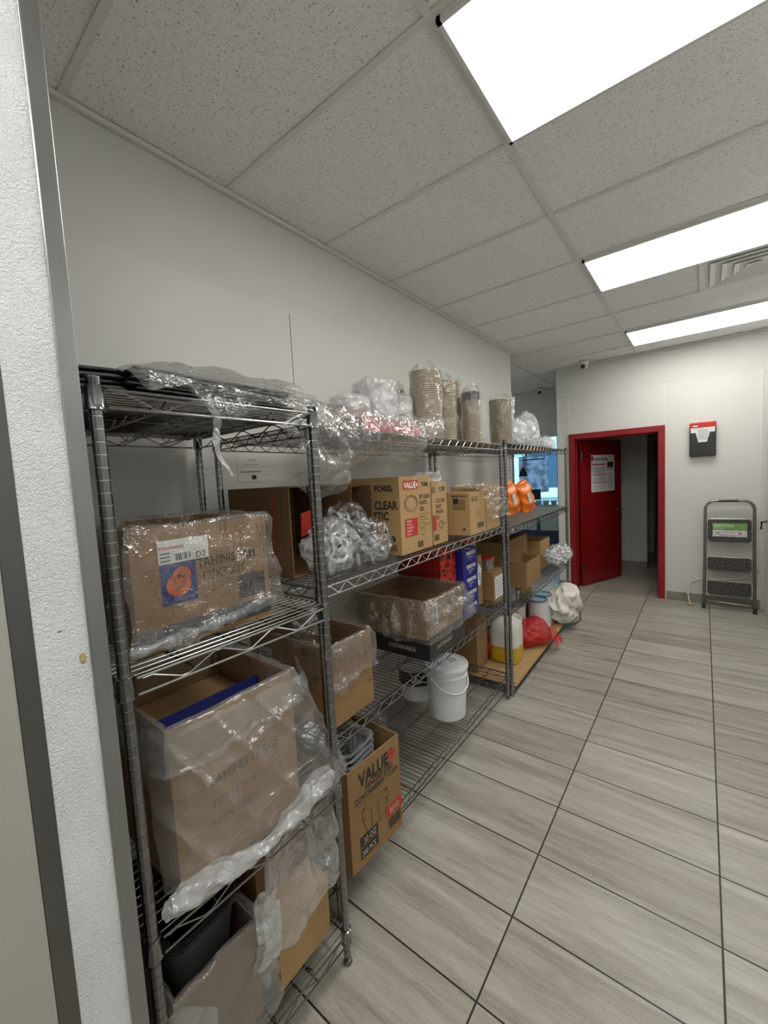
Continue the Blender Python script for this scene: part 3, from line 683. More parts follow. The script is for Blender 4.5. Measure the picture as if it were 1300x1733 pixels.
# top of rack A: flat stacks of dark lids under film
def lid_stack(x, y, n, rz, lab, tilt=0, sl=1.0, z0=None):
    t = thing('lid_stack', lab, 'lids', (x, y, (z0 if z0 is not None else ZA[0]+.006)), rz, 'stacks of dark plastic lids')
    t.rotation_euler = (tilt, 0, rz)
    for i in range(n):
        m = MB(); z = i*.0135; o = .004*math.sin(i*2.3)
        m.lathe([(.118, z), (.124, z+.002), (.124, z+.007), (.117, z+.009), (.112, z+.006)], MT['grey' if i % 2 else 'black'], c=(o, o), seg=32, sq=6)
        q = m.build('lid', t)
        if sl != 1: q.scale = (1, sl, 1)
    return t
lid_stack(.50, .350, 5, .06, 'dark flat lids fanned beside the stainless trim, top shelf', tilt=.08, z0=ZA[0]+.022, sl=.62)
def long_lids(x, y, hx, hy, n, rz, lab, z0, seed):
    t = thing('lid_stack', lab, 'lids', (x, y, z0), rz, 'stacks of dark plastic lids'); r_ = random.Random(seed)
    for i in range(n):
        m = MB(); z = i*.0125; ox, oy = r_.uniform(-.006, .006), r_.uniform(-.012, .012)
        m.box((-hx+ox, -hy+oy, z), (hx+ox, hy+oy, z+.005), MT['grey' if i % 3 else 'black']); m.box((-hx+.015+ox, -hy+.015+oy, z+.005), (hx-.015+ox, hy-.015+oy, z+.011), MT['grey'])
        m.build('lid', t, bevel=.002)
long_lids(.52, .675, .11, .245, 8, .02, 'long flat dark lid stack under film, front of nearest top shelf', ZA[0]+.006, 1)
long_lids(.26, .66, .12, .25, 9, -.02, 'long flat dark lid stack against the wall, nearest top shelf', ZA[0]+.006, 2)
m = MB(); m.box((-.004, -.14, 0), (.06, .14, .006), MT['black']); o = m.build('loose_lid', bevel=.002); o.location = (.30, .62, ZA[0]+.124); o.rotation_euler = (0, 0, .05)
tag(o, 'single loose dark lid lying on top of the dark stacks', 'lid')
def topfilm(u, v):
    y = .42+.54*u
    if v < .55: f = v/.55; x = .34+.42*f; z = ZA[0]+.095+.03*min(1, u*5)+.012*math.sin(u*PI)-.11*max(0, f-.62)/.38*.75
    else: f = (v-.55)/.45; x = .75+.05*math.sin(f*2); z = ZA[0]+.06-.03*u-(.035+.06*max(0, math.sin(u*9-1)))*f
    return (x, y, z)
tag(sheet('plastic_film', topfilm, 130, 100, 'film', .010, 7, 41), 'clear film spread over the dark lids, nearest top shelf', 'plastic film')
tag(sheet('plastic_film', lambda u, v: (.785+.004*math.sin(v*9), .520+.022*u*(1-.5*v)+.045*v+.01*math.sin(v*7), ZA[0]+.0-.175*v), 8, 60, 'film_w', .006, 30, 44), 'thin torn plastic strip dangling from nearest top shelf', 'plastic strip')
m = sheet('plastic_film', lambda u, v: (.79+.012*math.sin(u*6), .765+.07*u-.02*v, ZA[0]-.01-.06*v*(1-.5*abs(u-.5))), 24, 24, 'film_c', .014, 30, 46)
tag(m, 'small crumpled knot of film on the nearest top shelf edge', 'plastic film')

# ================================================================== rack B, top shelf
def clump(u, v):
    y = .875+.93*u
    low = .13+.05*math.sin(u*4.2+1.2)+.035*math.sin(u*11)
    if v < .5: f = v/.5; x = .30+.38*f; z = ZB[0]+.03+.085*math.sin(f*PI*.8+.4)*(1-.25*u)+.02*math.sin(u*8)*f
    else: f = (v-.5)/.5; x = .68+.05*math.sin(f*PI)-.03*f; z = ZB[0]+.055-low*1.25*f*(1.25-.45*abs(u-.4))
    return (x, y, z)
tag(sheet('plastic_film', clump, 200, 150, 'film_c', .024, 7, 51), 'large crumpled clear film hanging over the middle rack top shelf', 'plastic film')
tag(sheet('plastic_film', lambda u, v: clump(.18+.72*u, .52+.48*v)[0:1]+(clump(.18+.72*u, .52+.48*v)[1], clump(.18+.72*u, .52+.48*v)[2]+.02), 150, 90, 'film_c', .028, 6, 57), 'second fold of crumpled film, hanging lowest over the lid cartons', 'plastic film')
t, sx, sy, sz = carton('tray_box', 'flat dark red box lying under crumpled film, middle rack top', (.38, 1.27, ZB[0]+.006), (.635, 1.70, ZB[0]+.066), RZ, opened=False, m='card_d', tape=False)
rects(t, face_mat('+x', sx, sy, sz), [(0, 0, sy, sz, MT['red_ink'])], 'red_side'); rects(t, face_mat('+z', sx, sy, sz, .002), [(0.02, .02, sy-.02, sx-.02, MT['red_ink'])], 'red_top')
def cup_bag(x, y, r, h, lab, n=3, z0=ZB[0]+.006, seed=0, grp='milky bags of white cups', cups='cup_w', lean=0):
    t = thing('cup_bag', lab, 'plastic bag', (x, y, z0), seed*.7, grp); t.rotation_euler[0] = lean
    for k in range(n):
        an = 2*PI*k/n+seed; cx, cy = math.cos(an)*r*.45, math.sin(an)*r*.45; m = MB(); prof = []; z = 0; hh = h*(.9+.08*math.sin(k*4+seed))
        while z < hh-.02: prof += [(r*.40, z), (r*.42, z+.003), (r*.42, z+.009), (r*.385, z+.011)]; z += .013
        m.lathe(prof, MT[cups], c=(cx, cy), seg=18); m.build('cup_stack', t)
    m = MB()
    def bag(u, v):
        a_ = u*2*PI; rr = r*(1.02-.1*v+.05*math.sin(3*a_+seed))*(1 if v < .9 else 1-(v-.9)*6); q = Vector((math.cos(a_)*2, math.sin(a_)*2, v*5+seed*3))
        d = (.5-abs(noise.noise(q*1.3))-.4*abs(noise.noise(q*3)))*r*.22
        return (math.cos(a_)*(rr+d), math.sin(a_)*(rr+d), h*v*1.05)
    m.grid(bag, 60, 50, MT['film_w'], wrapu=True); m.build('bag_film', t); return t
cup_bag(.35, 1.51, .10, .21, 'short milky bag of white cups, leftmost on middle top shelf', seed=1)
cup_bag(.33, 1.745, .118, .33, 'tallest milky bag of white cups on middle rack top', seed=2)
cup_bag(.33, 1.955, .085, .27, 'milky bag of white cups beside the brown bowl stacks', seed=3)
def bowl_sleeve(x, y, r, h, lab, z0=ZB[0]+.006, pitch=.0115, seed=0, wrap=True, mt='bowl', dark=False):
    t = thing('bowl_stack', lab, 'paper bowls', (x, y, z0), seed*1.3, 'brown paper bowl sleeves on the top shelves')
    m = MB(); prof = [(r*.78, 0)]; z = 0; rr = lambda z_: r*(.93+.07*z_/h)
    while z < h: prof += [(rr(z)*.955, z+.002), (rr(z), z+pitch*.55), (rr(z), z+pitch*.85), (rr(z)*.955, z+pitch)]; z += pitch
    prof += [(r*.93, z), (r*.85, z-.02), (r*.1, z-.03)]
    m.lathe(prof, MT[mt], seg=30, mfun=lambda i: MT['bowl_rim'] if i % 4 == 2 and 0 < i < len(prof)-4 else MT[mt]); m.build('stacked_bowls', t)
    if dark:
        m = MB(); m.lathe([(r*1.0, h-.05), (r*1.01, h+.002), (r*.9, h+.006)], MT['grey'], seg=24); m.build('dark_lid_stack', t)
    m = MB()
    def sl(u, v):
        a_ = u*2*PI; q = Vector((math.cos(a_)*1.5, math.sin(a_)*1.5, v*4+seed*3)); d = (.6-abs(noise.noise(q*1.2))-.3*abs(noise.noise(q*3)))*.014
        top = max(0, v-.9)*10; R_ = (r*1.03+d)*(1-.45*top)+.006*math.sin(a_*2+seed)*v
        return (math.cos(a_)*R_+.01*top, math.sin(a_)*R_, (h+.045+.02*math.sin(a_*3+seed))*v)
    m.grid(sl, 48, 44, MT['film_c'], wrapu=True); m.build('plastic_sleeve', t); return t
bowl_sleeve(.42, 2.115, .092, .405, 'widest tallest stack of brown paper bowls in clear sleeve', seed=1)
bowl_sleeve(.22, 2.07, .06, .33, 'small bowl stack half hidden behind the tallest one', seed=2)
bowl_sleeve(.40, 2.36, .066, .40, 'brown bowl sleeve right of the tallest stack', seed=3, pitch=.010)
bowl_sleeve(.30, 2.66, .062, .45, 'slim dark topped bowl sleeve in the middle of the row', seed=4, pitch=.010)
bowl_sleeve(.45, 2.645, .062, .355, 'lower brown cup sleeve with a grey topped lid', seed=5, pitch=.007, dark=True)
bowl_sleeve(.33, 2.79, .055, .39, 'thin brown cup sleeve behind the rack joint', seed=6, pitch=.007)
bowl_sleeve(.44, 3.19, .088, .36, 'plain smooth brown cup sleeve on the farthest rack top', seed=7, pitch=.0055, z0=ZC[0]+.006)

# ================================================================== rack B, shelf 2
zb = ZB[1]+.006
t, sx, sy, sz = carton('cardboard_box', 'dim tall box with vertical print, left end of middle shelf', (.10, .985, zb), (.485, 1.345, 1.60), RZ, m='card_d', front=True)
F = face_mat('-y', sx, sy, sz)
rects(t, F, [(sx-.095, .02, sx-.088, sz-.03, MT['red_ink'])], 'red_line', off=.0004)
for i, q in enumerate((.15, .18, .20, .225, .25, .335)): text(t, F, 'NINGBO PLASTIC PRODUCTS CO' if i % 2 else 'KEEP DRY HANDLE WITH CARE', q, sz-.03, .013, MT['ink_f'], rot=-PI/2)
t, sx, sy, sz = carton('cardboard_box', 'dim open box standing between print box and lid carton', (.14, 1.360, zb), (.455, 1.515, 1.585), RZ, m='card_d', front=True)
t, sx, sy, sz = carton('cardboard_box', 'tall lid carton with red square and round lid drawing', (.26, 1.522, zb), (.61, 1.805, 1.617), RZ, opened=False, m='card_l')
F = face_mat('+x', sx, sy, sz)
rects(t, F, [(.03, sz-.062, .165, sz-.020, MT['red_ink'])], 'red_banner'); text(t, F @ Matrix.Translation((0, 0, .001)), 'VALUE+', .036, sz-.056, .040, MT['paper'], bold=.03, sx=.88)
text(t, F, 'PC400L', .195, sz-.052, .030, MT['ink'], bold=.025, sx=.68)
ring_print(t, F, .095, sz-.130, .060, .040, .05, MT['ink_f'], 'lid_drawing'); ring_print(t, F, .095, sz-.128, .048, .030, .04, MT['ink_f'], 'lid_drawing'); ring_print(t, F, .095, sz-.128, .053, .034, .03, MT['ink_f'], 'lid_drawing')
for i, s_ in enumerate(('PET CLEAR', 'PLASTIC', 'LIDS')): text(t, F, s_, .170, sz-.112-.030*i, .028, MT['ink'], bold=.02, sx=.72)
text(t, F, 'Couvercles en plastique', .170, sz-.192, .011, MT['red_ink'], sx=.8)
rects(t, F, [(.035, .080, .145, .165, MT['red_ink'])], 'red_square')
for i, s_ in enumerate(('DESIGN', '100 PCS', '10 SLEEVES', '1000 PCS', 'TOTAL')): text(t, F @ Matrix.Translation((0, 0, .001)), s_, .045, .149-.0155*i, .013, MT['paper'])
text(t, F, 'Fits Sizes', .165, .160, .014, MT['ink']); text(t, F, '3.25 to 4oz cups', .165, .145, .012, MT['ink_f'])
ring_print(t, F, .190, .120, .026, .016, .10, MT['ink_f'], 'lid_drawing'); ring_print(t, F, .190, .092, .020, .020, .10, MT['ink_f'], 'lid_drawing'); text(t, F, 'Side view', .222, .122, .012, MT['ink'])
barcode(t, F, .14, .015, .05, .032, MT['ink'])
F = face_mat('-y', sx, sy, sz)
text(t, F, 'PC400L', .205, sz-.065, .040, MT['ink'], bold=.03, sx=.85)
for i, s_ in enumerate(('PET CLEAR', 'PLASTIC', 'LIDS')): text(t, F, s_, (.335, .285, .175)[i], sz-.150-.052*i, .055, MT['ink'], bold=.03, sx=.82, align='RIGHT')
text(t, F, 'Couvercles en plastique PET', .11, sz-.245-.02, .013, MT['red_ink']); barcode(t, F, .24, .018, .085, .03, MT['ink'])
ring_print(t, F, .30, .075, .018, .016, 1, MT['ink'], 'round_mark')
t, sx, sy, sz = carton('cardboard_box', 'narrow portion cup carton right of the tall lid carton', (.30, 1.825, zb), (.60, 1.985, 1.582), RZ, opened=False, m='card_l')
F = face_mat('+x', sx, sy, sz)
text(t, F, 'PC200', .075, sz-.05, .032, MT['ink'], bold=.02, sx=.75); text(t, F, 'E2', .0, sz-.055, .038, MT['ink'], bold=.01)
for i, s_ in enumerate(('2 OZ CLEAR', 'PLASTIC', 'PORTION', 'CUP')): text(t, F, s_, .035, sz-.110-.030*i, .028, MT['ink'], bold=.01, sx=.66)
text(t, F, 'Gobelets en plastique', .035, sz-.225, .011, MT['red_ink'], sx=.8)
rects(t, F, [(.0, .075, .035, .155, MT['red_ink'])], 'red_patch'); ring_print(t, F, .085, .10, .024, .022, .2, MT['ink_f'], 'cup_drawing'); text(t, F, '2oz', .115, .10, .016, MT['ink']); barcode(t, F, .01, .02, .05, .032, MT['ink'])
t, sx, sy, sz = carton('cardboard_box', 'carton with printed flag on side and loose film over it', (.36, 2.190, zb), (.632, 2.42, 1.505), RZ, opened=False, m='card_l', tape=False)
F = face_mat('-y', sx, sy, sz)
text(t, F, 'MADE IN USA', .155, sz-.025, .0165, MT['ink'], bold=.03)
rects(t, F, [(.165+0*i, sz-.10+.011*i, .245, sz-.10+.011*i+.005, MT['ink_f']) for i in range(6)], 'flag_stripes'); rects(t, F, [(.165, sz-.063, .198, sz-.033, MT['ink'])], 'flag_canton', off=.0008)
m = MB(); fmv = F; m.quad([fmv @ Vector(p) for p in ((.222, .030, 0), (.242, .030, 0), (.232, .052, 0), (.232, .052, 0))][:3], MT['ink']); m.build('small_triangle', t, keep=False)
F = face_mat('+x', sx, sy, sz); text(t, F, '20 OZ', .02, sz-.055, .042, MT['ink'], bold=.01, sx=.8)
text(t, F, '1000', .10, .135, .016, MT['ink_f']); text(t, F, 'PLASTIC CUPS', .07, .115, .013, MT['ink_f']); rects(t, F, [(.10, .035, .19, .065, MT['ink_f'])], 'printed_panel')
t, sx, sy, sz = carton('cardboard_box', 'plain light carton at right end of middle shelf', (.38, 2.435, zb), (.625, 2.655, 1.535), RZ, opened=False, m='card_l')
def usafilm(u, v):
    y = 2.22+.36*u+.20*v*(1-.3*u)
    x = .50+.142*min(1, v*2.2)+.012*math.sin(u*9)+(.02 if v > .45 else 0)
    z = 1.53-(0 if v < .4 else (v-.4)*.34)+.02*math.sin(u*7)*(1-v)
    return (x, y, z)
tag(sheet('plastic_film', usafilm, 70, 70, 'film', .014, 16, 61), 'clear film spilling from the flag carton over its front', 'plastic film')
tag(sheet('plastic_film', lambda u, v: (.40+.10*math.cos(u*2*PI)*(.6+.3*math.sin(v*3)), 2.07+.07*math.sin(u*2*PI)+.05*v, 1.50+.14*v), 40, 40, 'film_w', .02, 18, 63), 'upright tuft of crumpled film behind the flag carton', 'plastic film')
# bags of clear lids in front of the dim boxes
def lid_bag(c, rad, lab, seed, n=14, m_='film_c', col='clearpl', red=False):
    t = thing('lid_bag', lab, 'plastic bag', c, 0, 'bags of clear lids on the middle shelf'); r_ = random.Random(seed)
    for i in range(n):
        m = MB(); R_ = .036+.008*r_.random(); m.lathe([(R_, 0), (R_*1.02, .004), (R_*.95, .010), (R_*.80, .013), (R_*.75, .006)], MT[col], seg=22, cap=False)
        o = m.build('clear_lid', t); th = r_.random()*6.28; k_ = .68*math.sqrt(r_.random())
        o.location = (math.cos(th)*rad[0]*k_, math.sin(th)*rad[1]*k_, rad[2]*(.1+.9*r_.random())); o.rotation_euler = (r_.uniform(-1.2, 1.2), r_.uniform(.2, 1.6), r_.uniform(-.6, .6))
    m = MB(); m.blob((0, 0, rad[2]*.8), rad, MT[m_], sub=5, amp=.025, freq=14, seed=seed, flat=.78, ridge=.05); m.build('bag_film', t)
    for i in range(2):
        m = MB(); m.box((0, 0, 0), (.004, .022, .008), MT['black']); o = m.build('black_clip', t); o.location = (rad[0]*.9, rad[1]*(-.3+.5*i), rad[2]*(.9+.3*i)); o.rotation_euler = (.4, .3, i)
    return t
lid_bag((.51, 1.17, zb), (.085, .13, .11), 'frosted bag of white lids beside the double posts', 3, n=12, m_='film_m', col='cup_w')
lid_bag((.52, 1.40, zb), (.09, .12, .10), 'lower shiny bag of clear lids in front of open box', 4, n=18)
lid_bag((.45, 1.33, zb+.12), (.075, .115, .08), 'upper shiny bag of clear lids on the lower one', 5, n=16)
m = MB(); m.box((-.004, -.05, -.05), (.004, .05, .05), MT['red_ink']); o = m.build('red_pouch', bevel=.003); o.location = (.44, 1.13, zb+.20); o.rotation_euler = (.2, .25, .1); tag(o, 'red plastic pouch on the frosted lid bag', 'pouch')

# ================================================================== rack B, shelf 3
zb = ZB[2]+.006
t, sx, sy, sz = carton('cardboard_box', 'open box with crumpled liner behind the double posts', (.17, .985, zb), (.640, 1.235, 1.005), RZ, m='card')
liner(t, sx, sy, sz, depth=.16, out=.006, flare=.006, amp=.014, m='film_c', seed=17)
F = face_mat('-y', sx, sy, sz); rects(t, F, [(.07, sz-.13, .15, sz-.06, MT['paper'])], 'white_label'); rects(t, F, [(.08, sz-.10, .14, sz-.095, MT['lab_line']), (.08, sz-.085, .13, sz-.08, MT['lab_line'])], 'label_rows', off=.001)
text(t, F, 'HINGED DELI', .20, .10, .022, MT['ink_f']); rects(t, F, [(.39, .17, .41, .19, MT['ink'])], 'arrow_mark'); ring_print(t, F, .33, .14, .04, .05, .08, MT['ink_f'], 'container_drawing')
barcode(t, F, .34, sz-.05, .07, .035, MT['ink']); F = face_mat('+x', sx, sy, sz); rects(t, F, [(.225, .09, .24, .10, MT['ink_f'])], 'arrow_mark')
tag(sheet('plastic_film', lambda u, v: (.645+.012*math.sin(v*9), 1.00+.15*u+.02*math.sin(v*5), zb+.315-.19*v), 40, 50, 'film_c', .014, 24, 71), 'shiny crumpled film on the front of the double post box', 'plastic film')
def tuft(cx, cy, cz, r, h, lab, seed, m_='film_c', nm='plastic_film'):
    def f(u, v):
        a_ = u*2*PI; k_ = (1-.35*v)+.25*math.sin(a_*3+seed)*v; return (cx+r*k_*math.cos(a_), cy+r*k_*math.sin(a_), cz+h*v*(1+.25*math.sin(a_*2+seed)))
    return tag(sheet(nm, f, 60, 36, m_, .016, 20, seed), lab, 'plastic film')
tuft(.50, 1.05, zb+.29, .075, .12, 'pale crumpled film rising from the double post box', 72)
tuft(.30, .80, ZA[2]+.33, .09, .10, 'limp clear film tuft behind the tall draped box', 73, 'film')
t, sx, sy, sz = carton('black_box', 'flat black box with pale lettering under the open sleeve box', (.20, 1.655, zb), (.650, 2.050, .805), RZ, opened=False, m='card', tape=False)
for o in t.children: o.data.materials[0] = MT['black']
text(t, face_mat('-y', sx, sy, sz), 'SUSTAINABLE', .20, .035, .032, MT['bowl_rim'], bold=.01, sx=.85)
text(t, face_mat('+x', sx, sy, sz), 'SUSTAINABLE', .07, .04, .032, MT['bowl_rim'], bold=.01, sx=.85)
t, sx, sy, sz = carton('cardboard_box', 'open wide box in clear bag, stacked on the flat black box', (.21, 1.635, .812), (.648, 2.035, 1.000), RZ, m='card_g')
F = face_mat('-y', sx, sy, sz); text(t, F, 'TAHINIS FRY SLEEVE', .06, .075, .026, MT['ink'], bold=.01, sx=.8)
for k in range(2):
    mb = MB()
    for i in range(4):
        x0_, y0_ = .335, .02+.075*k; L = [(x0_, y0_, x0_+.055, y0_+.0015), (x0_, y0_+.065, x0_+.055, y0_+.0665), (x0_, y0_, x0_+.0015, y0_+.065), (x0_+.055, y0_, x0_+.0565, y0_+.066)][i]
        mb.quad([F @ Vector((L[0], L[1], 0)), F @ Vector((L[2], L[1], 0)), F @ Vector((L[2], L[3], 0)), F @ Vector((L[0], L[3], 0))], MT['ink_f'])
    mb.build('printed_square', t, keep=False)
F = face_mat('+x', sx, sy, sz); rects(t, F, [(.065, .055, .115, .165, MT['paper'])], 'white_label'); barcode(t, F @ Matrix.Translation((0, 0, .001)), .07, .065, .035, .09, MT['lab_line'])
liner(t, sx, sy, sz, depth=.185, out=.022, flare=.045, amp=.018, m='film', seed=19, hem=-.012, base=-.01)
for i in range(2):
    t, sx, sy, sz = carton('red_box', ['upper red zigzag patterned box behind the sleeve box', 'lower red zigzag patterned box behind the sleeve box'][i], (.17, 2.085, zb+.235*(1-i)), (.478, 2.285, zb+.235*(1-i)+.225), RZ, opened=False, m='card', group='red patterned boxes', tape=False)
    for o in t.children: o.data.materials[0] = MT['redzig']
m = MB(); m.tube([(.165, 2.082, zb+.32), (.486, 2.082, zb+.335), (.487, 2.2, zb+.335)], .003, MT['black'], 6); o = m.build('strap'); tag(o, 'thin black strap around the red patterned boxes', 'strap')
names5 = ['topmost', 'second from top', 'middle', 'second from bottom', 'bottom']
for i in range(5):
    z0 = zb+.087*(4-i)
    t, sx, sy, sz = carton('blue_box', '%s navy blue lettered box in the stack of five' % names5[i], (.19, 2.300, z0), (.515, 2.520, z0+.085), RZ, opened=False, m='card', group='navy blue boxes in one stack', tape=False)
    for o in t.children: o.data.materials[0] = MT['blue_d']
    F = face_mat('+x', sx, sy, sz); text(t, F, 'TAHINIS STONE', .050, .047, .031, MT['paper'], bold=.05, sx=.62); text(t, F, 'BAKED ROLLS', .08, .026, .016, MT['paper'], sx=.8); text(t, F, 'PIECES', .09, .010, .012, MT['paper'], sx=.8)
    if i == 0: m = MB(); m.box((-.165, -.02, sz), (.165, .02, sz+.0012), MT['seam']); m.build('tape', t)
t, sx, sy, sz = carton('cardboard_box', 'brown carton with tilted white label beside the navy boxes', (.25, 2.535, zb), (.480, 2.665, 1.045), RZ, opened=False, m='card', tape=False)
F = face_mat('+x', sx, sy, sz); m = MB(); m.quad([F @ Vector(p) for p in ((.030, .17, .001), (.085, .13, .001), (.115, .25, .001), (.065, .30, .001))], MT['paper']); m.build('tilted_label', t, keep=False)
rects(t, F, [(.0, .16, .022, .25, MT['paper'])], 'white_label'); barcode(t, F @ Matrix.Translation((0, 0, .002)), .062, .18, .02, .05, MT['lab_line'])
t, sx, sy, sz = carton('cardboard_box', 'small brown carton with square white label by rack joint', (.28, 2.795, ZC[2]+.006), (.50, 3.00, .845+.04), RZ, opened=False, m='card', tape=False)
F = face_mat('+x', sx, sy, sz); rects(t, F, [(.03, .035, .19, .20, MT['paper'])], 'white_label'); rects(t, F, [(.045, .06+.022*i, .17, .064+.022*i, MT['lab_line']) for i in range(6)], 'label_rows', off=.0015)
def tub(x, y, z, r, h, lab):
    t = thing('plastic_tub', lab, 'tub', (x, y, z), 0, 'clear tubs with red lids')
    m = MB(); m.lathe([(r*.85, 0), (r, h)], MT['clearpl'], seg=24, sq=4); m.build('tub_body', t)
    m = MB(); m.lathe([(r*.82, .003), (r*.92, h*.6)], MT['card_d'], seg=24, sq=4); m.build('tub_contents', t)
    m = MB(); m.lathe([(r*1.05, h), (r*1.05, h+.012), (r*.98, h+.016)], MT['red_ink'], seg=24, sq=4); m.build('tub_lid', t)
tub(.385, 2.60, 1.047, .07, .09, 'red lidded clear tub on the tilted label carton')
tub(.40, 2.90, .888, .06, .08, 'red lidded clear tub on the small square label carton')

# ================================================================== rack B, bottom shelf
zb = ZB[3]+.006
t, sx, sy, sz = carton('cardboard_box', 'open box of clear hinged containers poking out past the rack', (.34, .975, zb), (.735, 1.265, .580), -.045, m='card')
F = face_mat('+x', sx, sy, sz)
text(t, F, 'VALUE', .055, sz-.085, .072, MT['ink'], bold=.035, sx=.78); text(t, F, '+', .215, sz-.085, .085, MT['red_ink'], bold=.05)
text(t, F, 'HINGED DELI', .085, sz-.112, .031, MT['ink'], bold=.02, sx=.85); text(t, F, 'CONTAINERS', .028, sz-.140, .031, MT['ink'], bold=.02, sx=.78); text(t, F, 'PET CLEAR', .172, sz-.140, .031, MT['ink'], sx=.68)
text(t, F, 'Contenants a charniere en PET', .035, sz-.154, .012, MT['ink_f'])
for (u, v_, ru, rv) in ((.135, sz-.178, .072, .013), (.135, sz-.178, .066, .009), (.135, sz-.215, .072, .015)): ring_print(t, F, u, v_, ru, rv, .08, MT['ink_f'], 'container_drawing')
for (u0, v0, u1, v1) in ((.065, sz-.215, .085, sz-.275), (.207, sz-.215, .185, sz-.275), (.085, sz-.275, .185, sz-.275), (.11, sz-.20, .115, sz-.27), (.15, sz-.20, .152, sz-.27), (.207, sz-.178, .207, sz-.215), (.063, sz-.178, .063, sz-.215)):
    m = MB(); m.tube([F @ Vector((u0, v0, 0)), F @ Vector((u1, v1, 0))], .0011, MT['ink_f'], 4); m.build('drawn_line', t)
rects(t, F, [(.195, .090, .288, .132, MT['red_ink'])], 'red_panel'); text(t, F @ Matrix.Translation((0, 0, .001)), 'BD32', .212, .099, .032, MT['bowl_rim'], bold=.01, sx=.8)
barcode(t, F, .205, .035, .075, .045, MT['ink'])
rects(t, F, [(.045, .075, .142, .115, MT['ink'])], 'black_panel'); rects(t, F, [(.045, .030, .142, .070, MT['ink'])], 'black_panel')
text(t, F @ Matrix.Translation((0, 0, .001)), '32 OZ', .062, .083, .031, MT['bowl_rim'], bold=.01, sx=.8); text(t, F @ Matrix.Translation((0, 0, .001)), '200 PCS', .050, .038, .030, MT['bowl_rim'], bold=.01, sx=.72)
def box_stackc(x, y, z, lab):
    b = thing('container_stack', lab, 'plastic containers', (x, y, z), .1, 'nested clear hinged containers')
    for i in range(7):
        m = MB(); z_ = i*.024; m.lathe([(.078, z_), (.086, z_+.014), (.097, z_+.015), (.099, z_+.020), (.086, z_+.019), (.074, z_+.004)], MT['pet'], seg=28, sq=5, cap=False); m.build('clear_container', b)
box_stackc(.60, 1.085, .44, 'front stack of shiny clear containers inside the lettered box'); box_stackc(.46, 1.12, .42, 'back stack of shiny clear containers inside the lettered box')
tag(sheet('plastic_film', lambda u, v: (.55+.12*u, 1.262+.008*math.sin(u*7)+.01*v, .53+.14*v*(1-.3*u)), 40, 36, 'film_c', .012, 20, 81), 'clear liner corner standing above the box of hinged containers', 'plastic film')
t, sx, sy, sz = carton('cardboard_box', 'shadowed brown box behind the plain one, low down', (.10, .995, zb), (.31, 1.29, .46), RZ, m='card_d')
def pail(x, y, r, h, lab, label_=None, z=zb, rz=0):
    t = thing('plastic_pail', lab, 'pail', (x, y, z), rz, 'white plastic pails')
    m = MB(); m.lathe([(r*.80, 0), (r*.84, .004), (r*.965, h*.80), (r*1.0, h*.80), (r*1.0, h*.83), (r*.975, h*.835), (r*.985, h*.90), (r*1.01, h*.905), (r*1.01, h*.93), (r*.98, h*.94)], MT['white_pl'], seg=44); m.build('pail_body', t)
    m = MB(); m.lathe([(r*1.035, h*.93), (r*1.045, h*.985), (r*1.02, h), (r*.95, h), (r*.93, h-.006), (r*.42, h-.005), (r*.40, h), (r*.34, h), (r*.32, h-.005), (r*.02, h-.004)], MT['white_pl'], seg=44)
    m.box((-.02, r*.55, h-.005), (.02, r*.62, h+.001), MT['white_pl']); m.build('pail_lid', t)
    m = MB(); pts = []
    for i in range(19):
        a_ = PI*i/18; pts.append((r*1.06*math.sin(a_)*.72+.02, -r*1.03*math.cos(a_), h*.80-.088*math.sin(a_)))
    m.tube(pts, .0045, MT['white_pl'], 8)
    for s_ in (-1, 1): m.tube([(0, s_*r*.98, h*.80), (.0, s_*r*1.07, h*.80)], .010, MT['white_pl'], 12)
    m.build('pail_handle', t)
    if label_ == 'big':
        m = MB(); m.grid(lambda u, v: (r*.97*math.cos(-2.4+u*2.6), r*.97*math.sin(-2.4+u*2.6), h*(.42+.34*v)), 30, 2, MT['black']); m.build('black_label', t)
        m = MB(); m.grid(lambda u, v: (r*.978*math.cos(-1.3+u*.5), r*.978*math.sin(-1.3+u*.5), h*(.50+.08*v)), 8, 1, MT['bowl_rim']); m.build('label_mark', t)
    if label_ == 'side':
        m = MB(); m.grid(lambda u, v: ((r*(.86+.09*(.3+.35*v)))*math.cos(.62+u*.5)+.0022, (r*(.86+.09*(.3+.35*v)))*math.sin(.62+u*.5)+.0022, h*(.34+.40*v)), 10, 4, MT['black']); m.build('black_label', t)
        m = MB(); m.grid(lambda u, v: ((r*(.87+.09*(.5+.2*v)))*math.cos(.72+u*.3)+.0032, (r*(.87+.09*(.5+.2*v)))*math.sin(.72+u*.3)+.0032, h*(.56+.12*v)), 6, 2, MT['paper']); m.build('label_mark', t)
    return t
pail(.505, 2.065, .125, .315, 'front white pail with side label and swung down handle', 'side', rz=-.25)
pail(.235, 2.15, .125, .26, 'white pail with black label half hidden behind the front pail', 'big')
t, sx, sy, sz = carton('cardboard_box', 'brown carton on the lower shelf left of the liquid jug', (.12, 2.82, ZC[3]+.024), (.34, 3.02, .50), RZ, opened=False, m='card', tape=False)
text(t, face_mat('+x', sx, sy, sz), 'FOOD', .05, sz-.06, .03, MT['ink_f'])

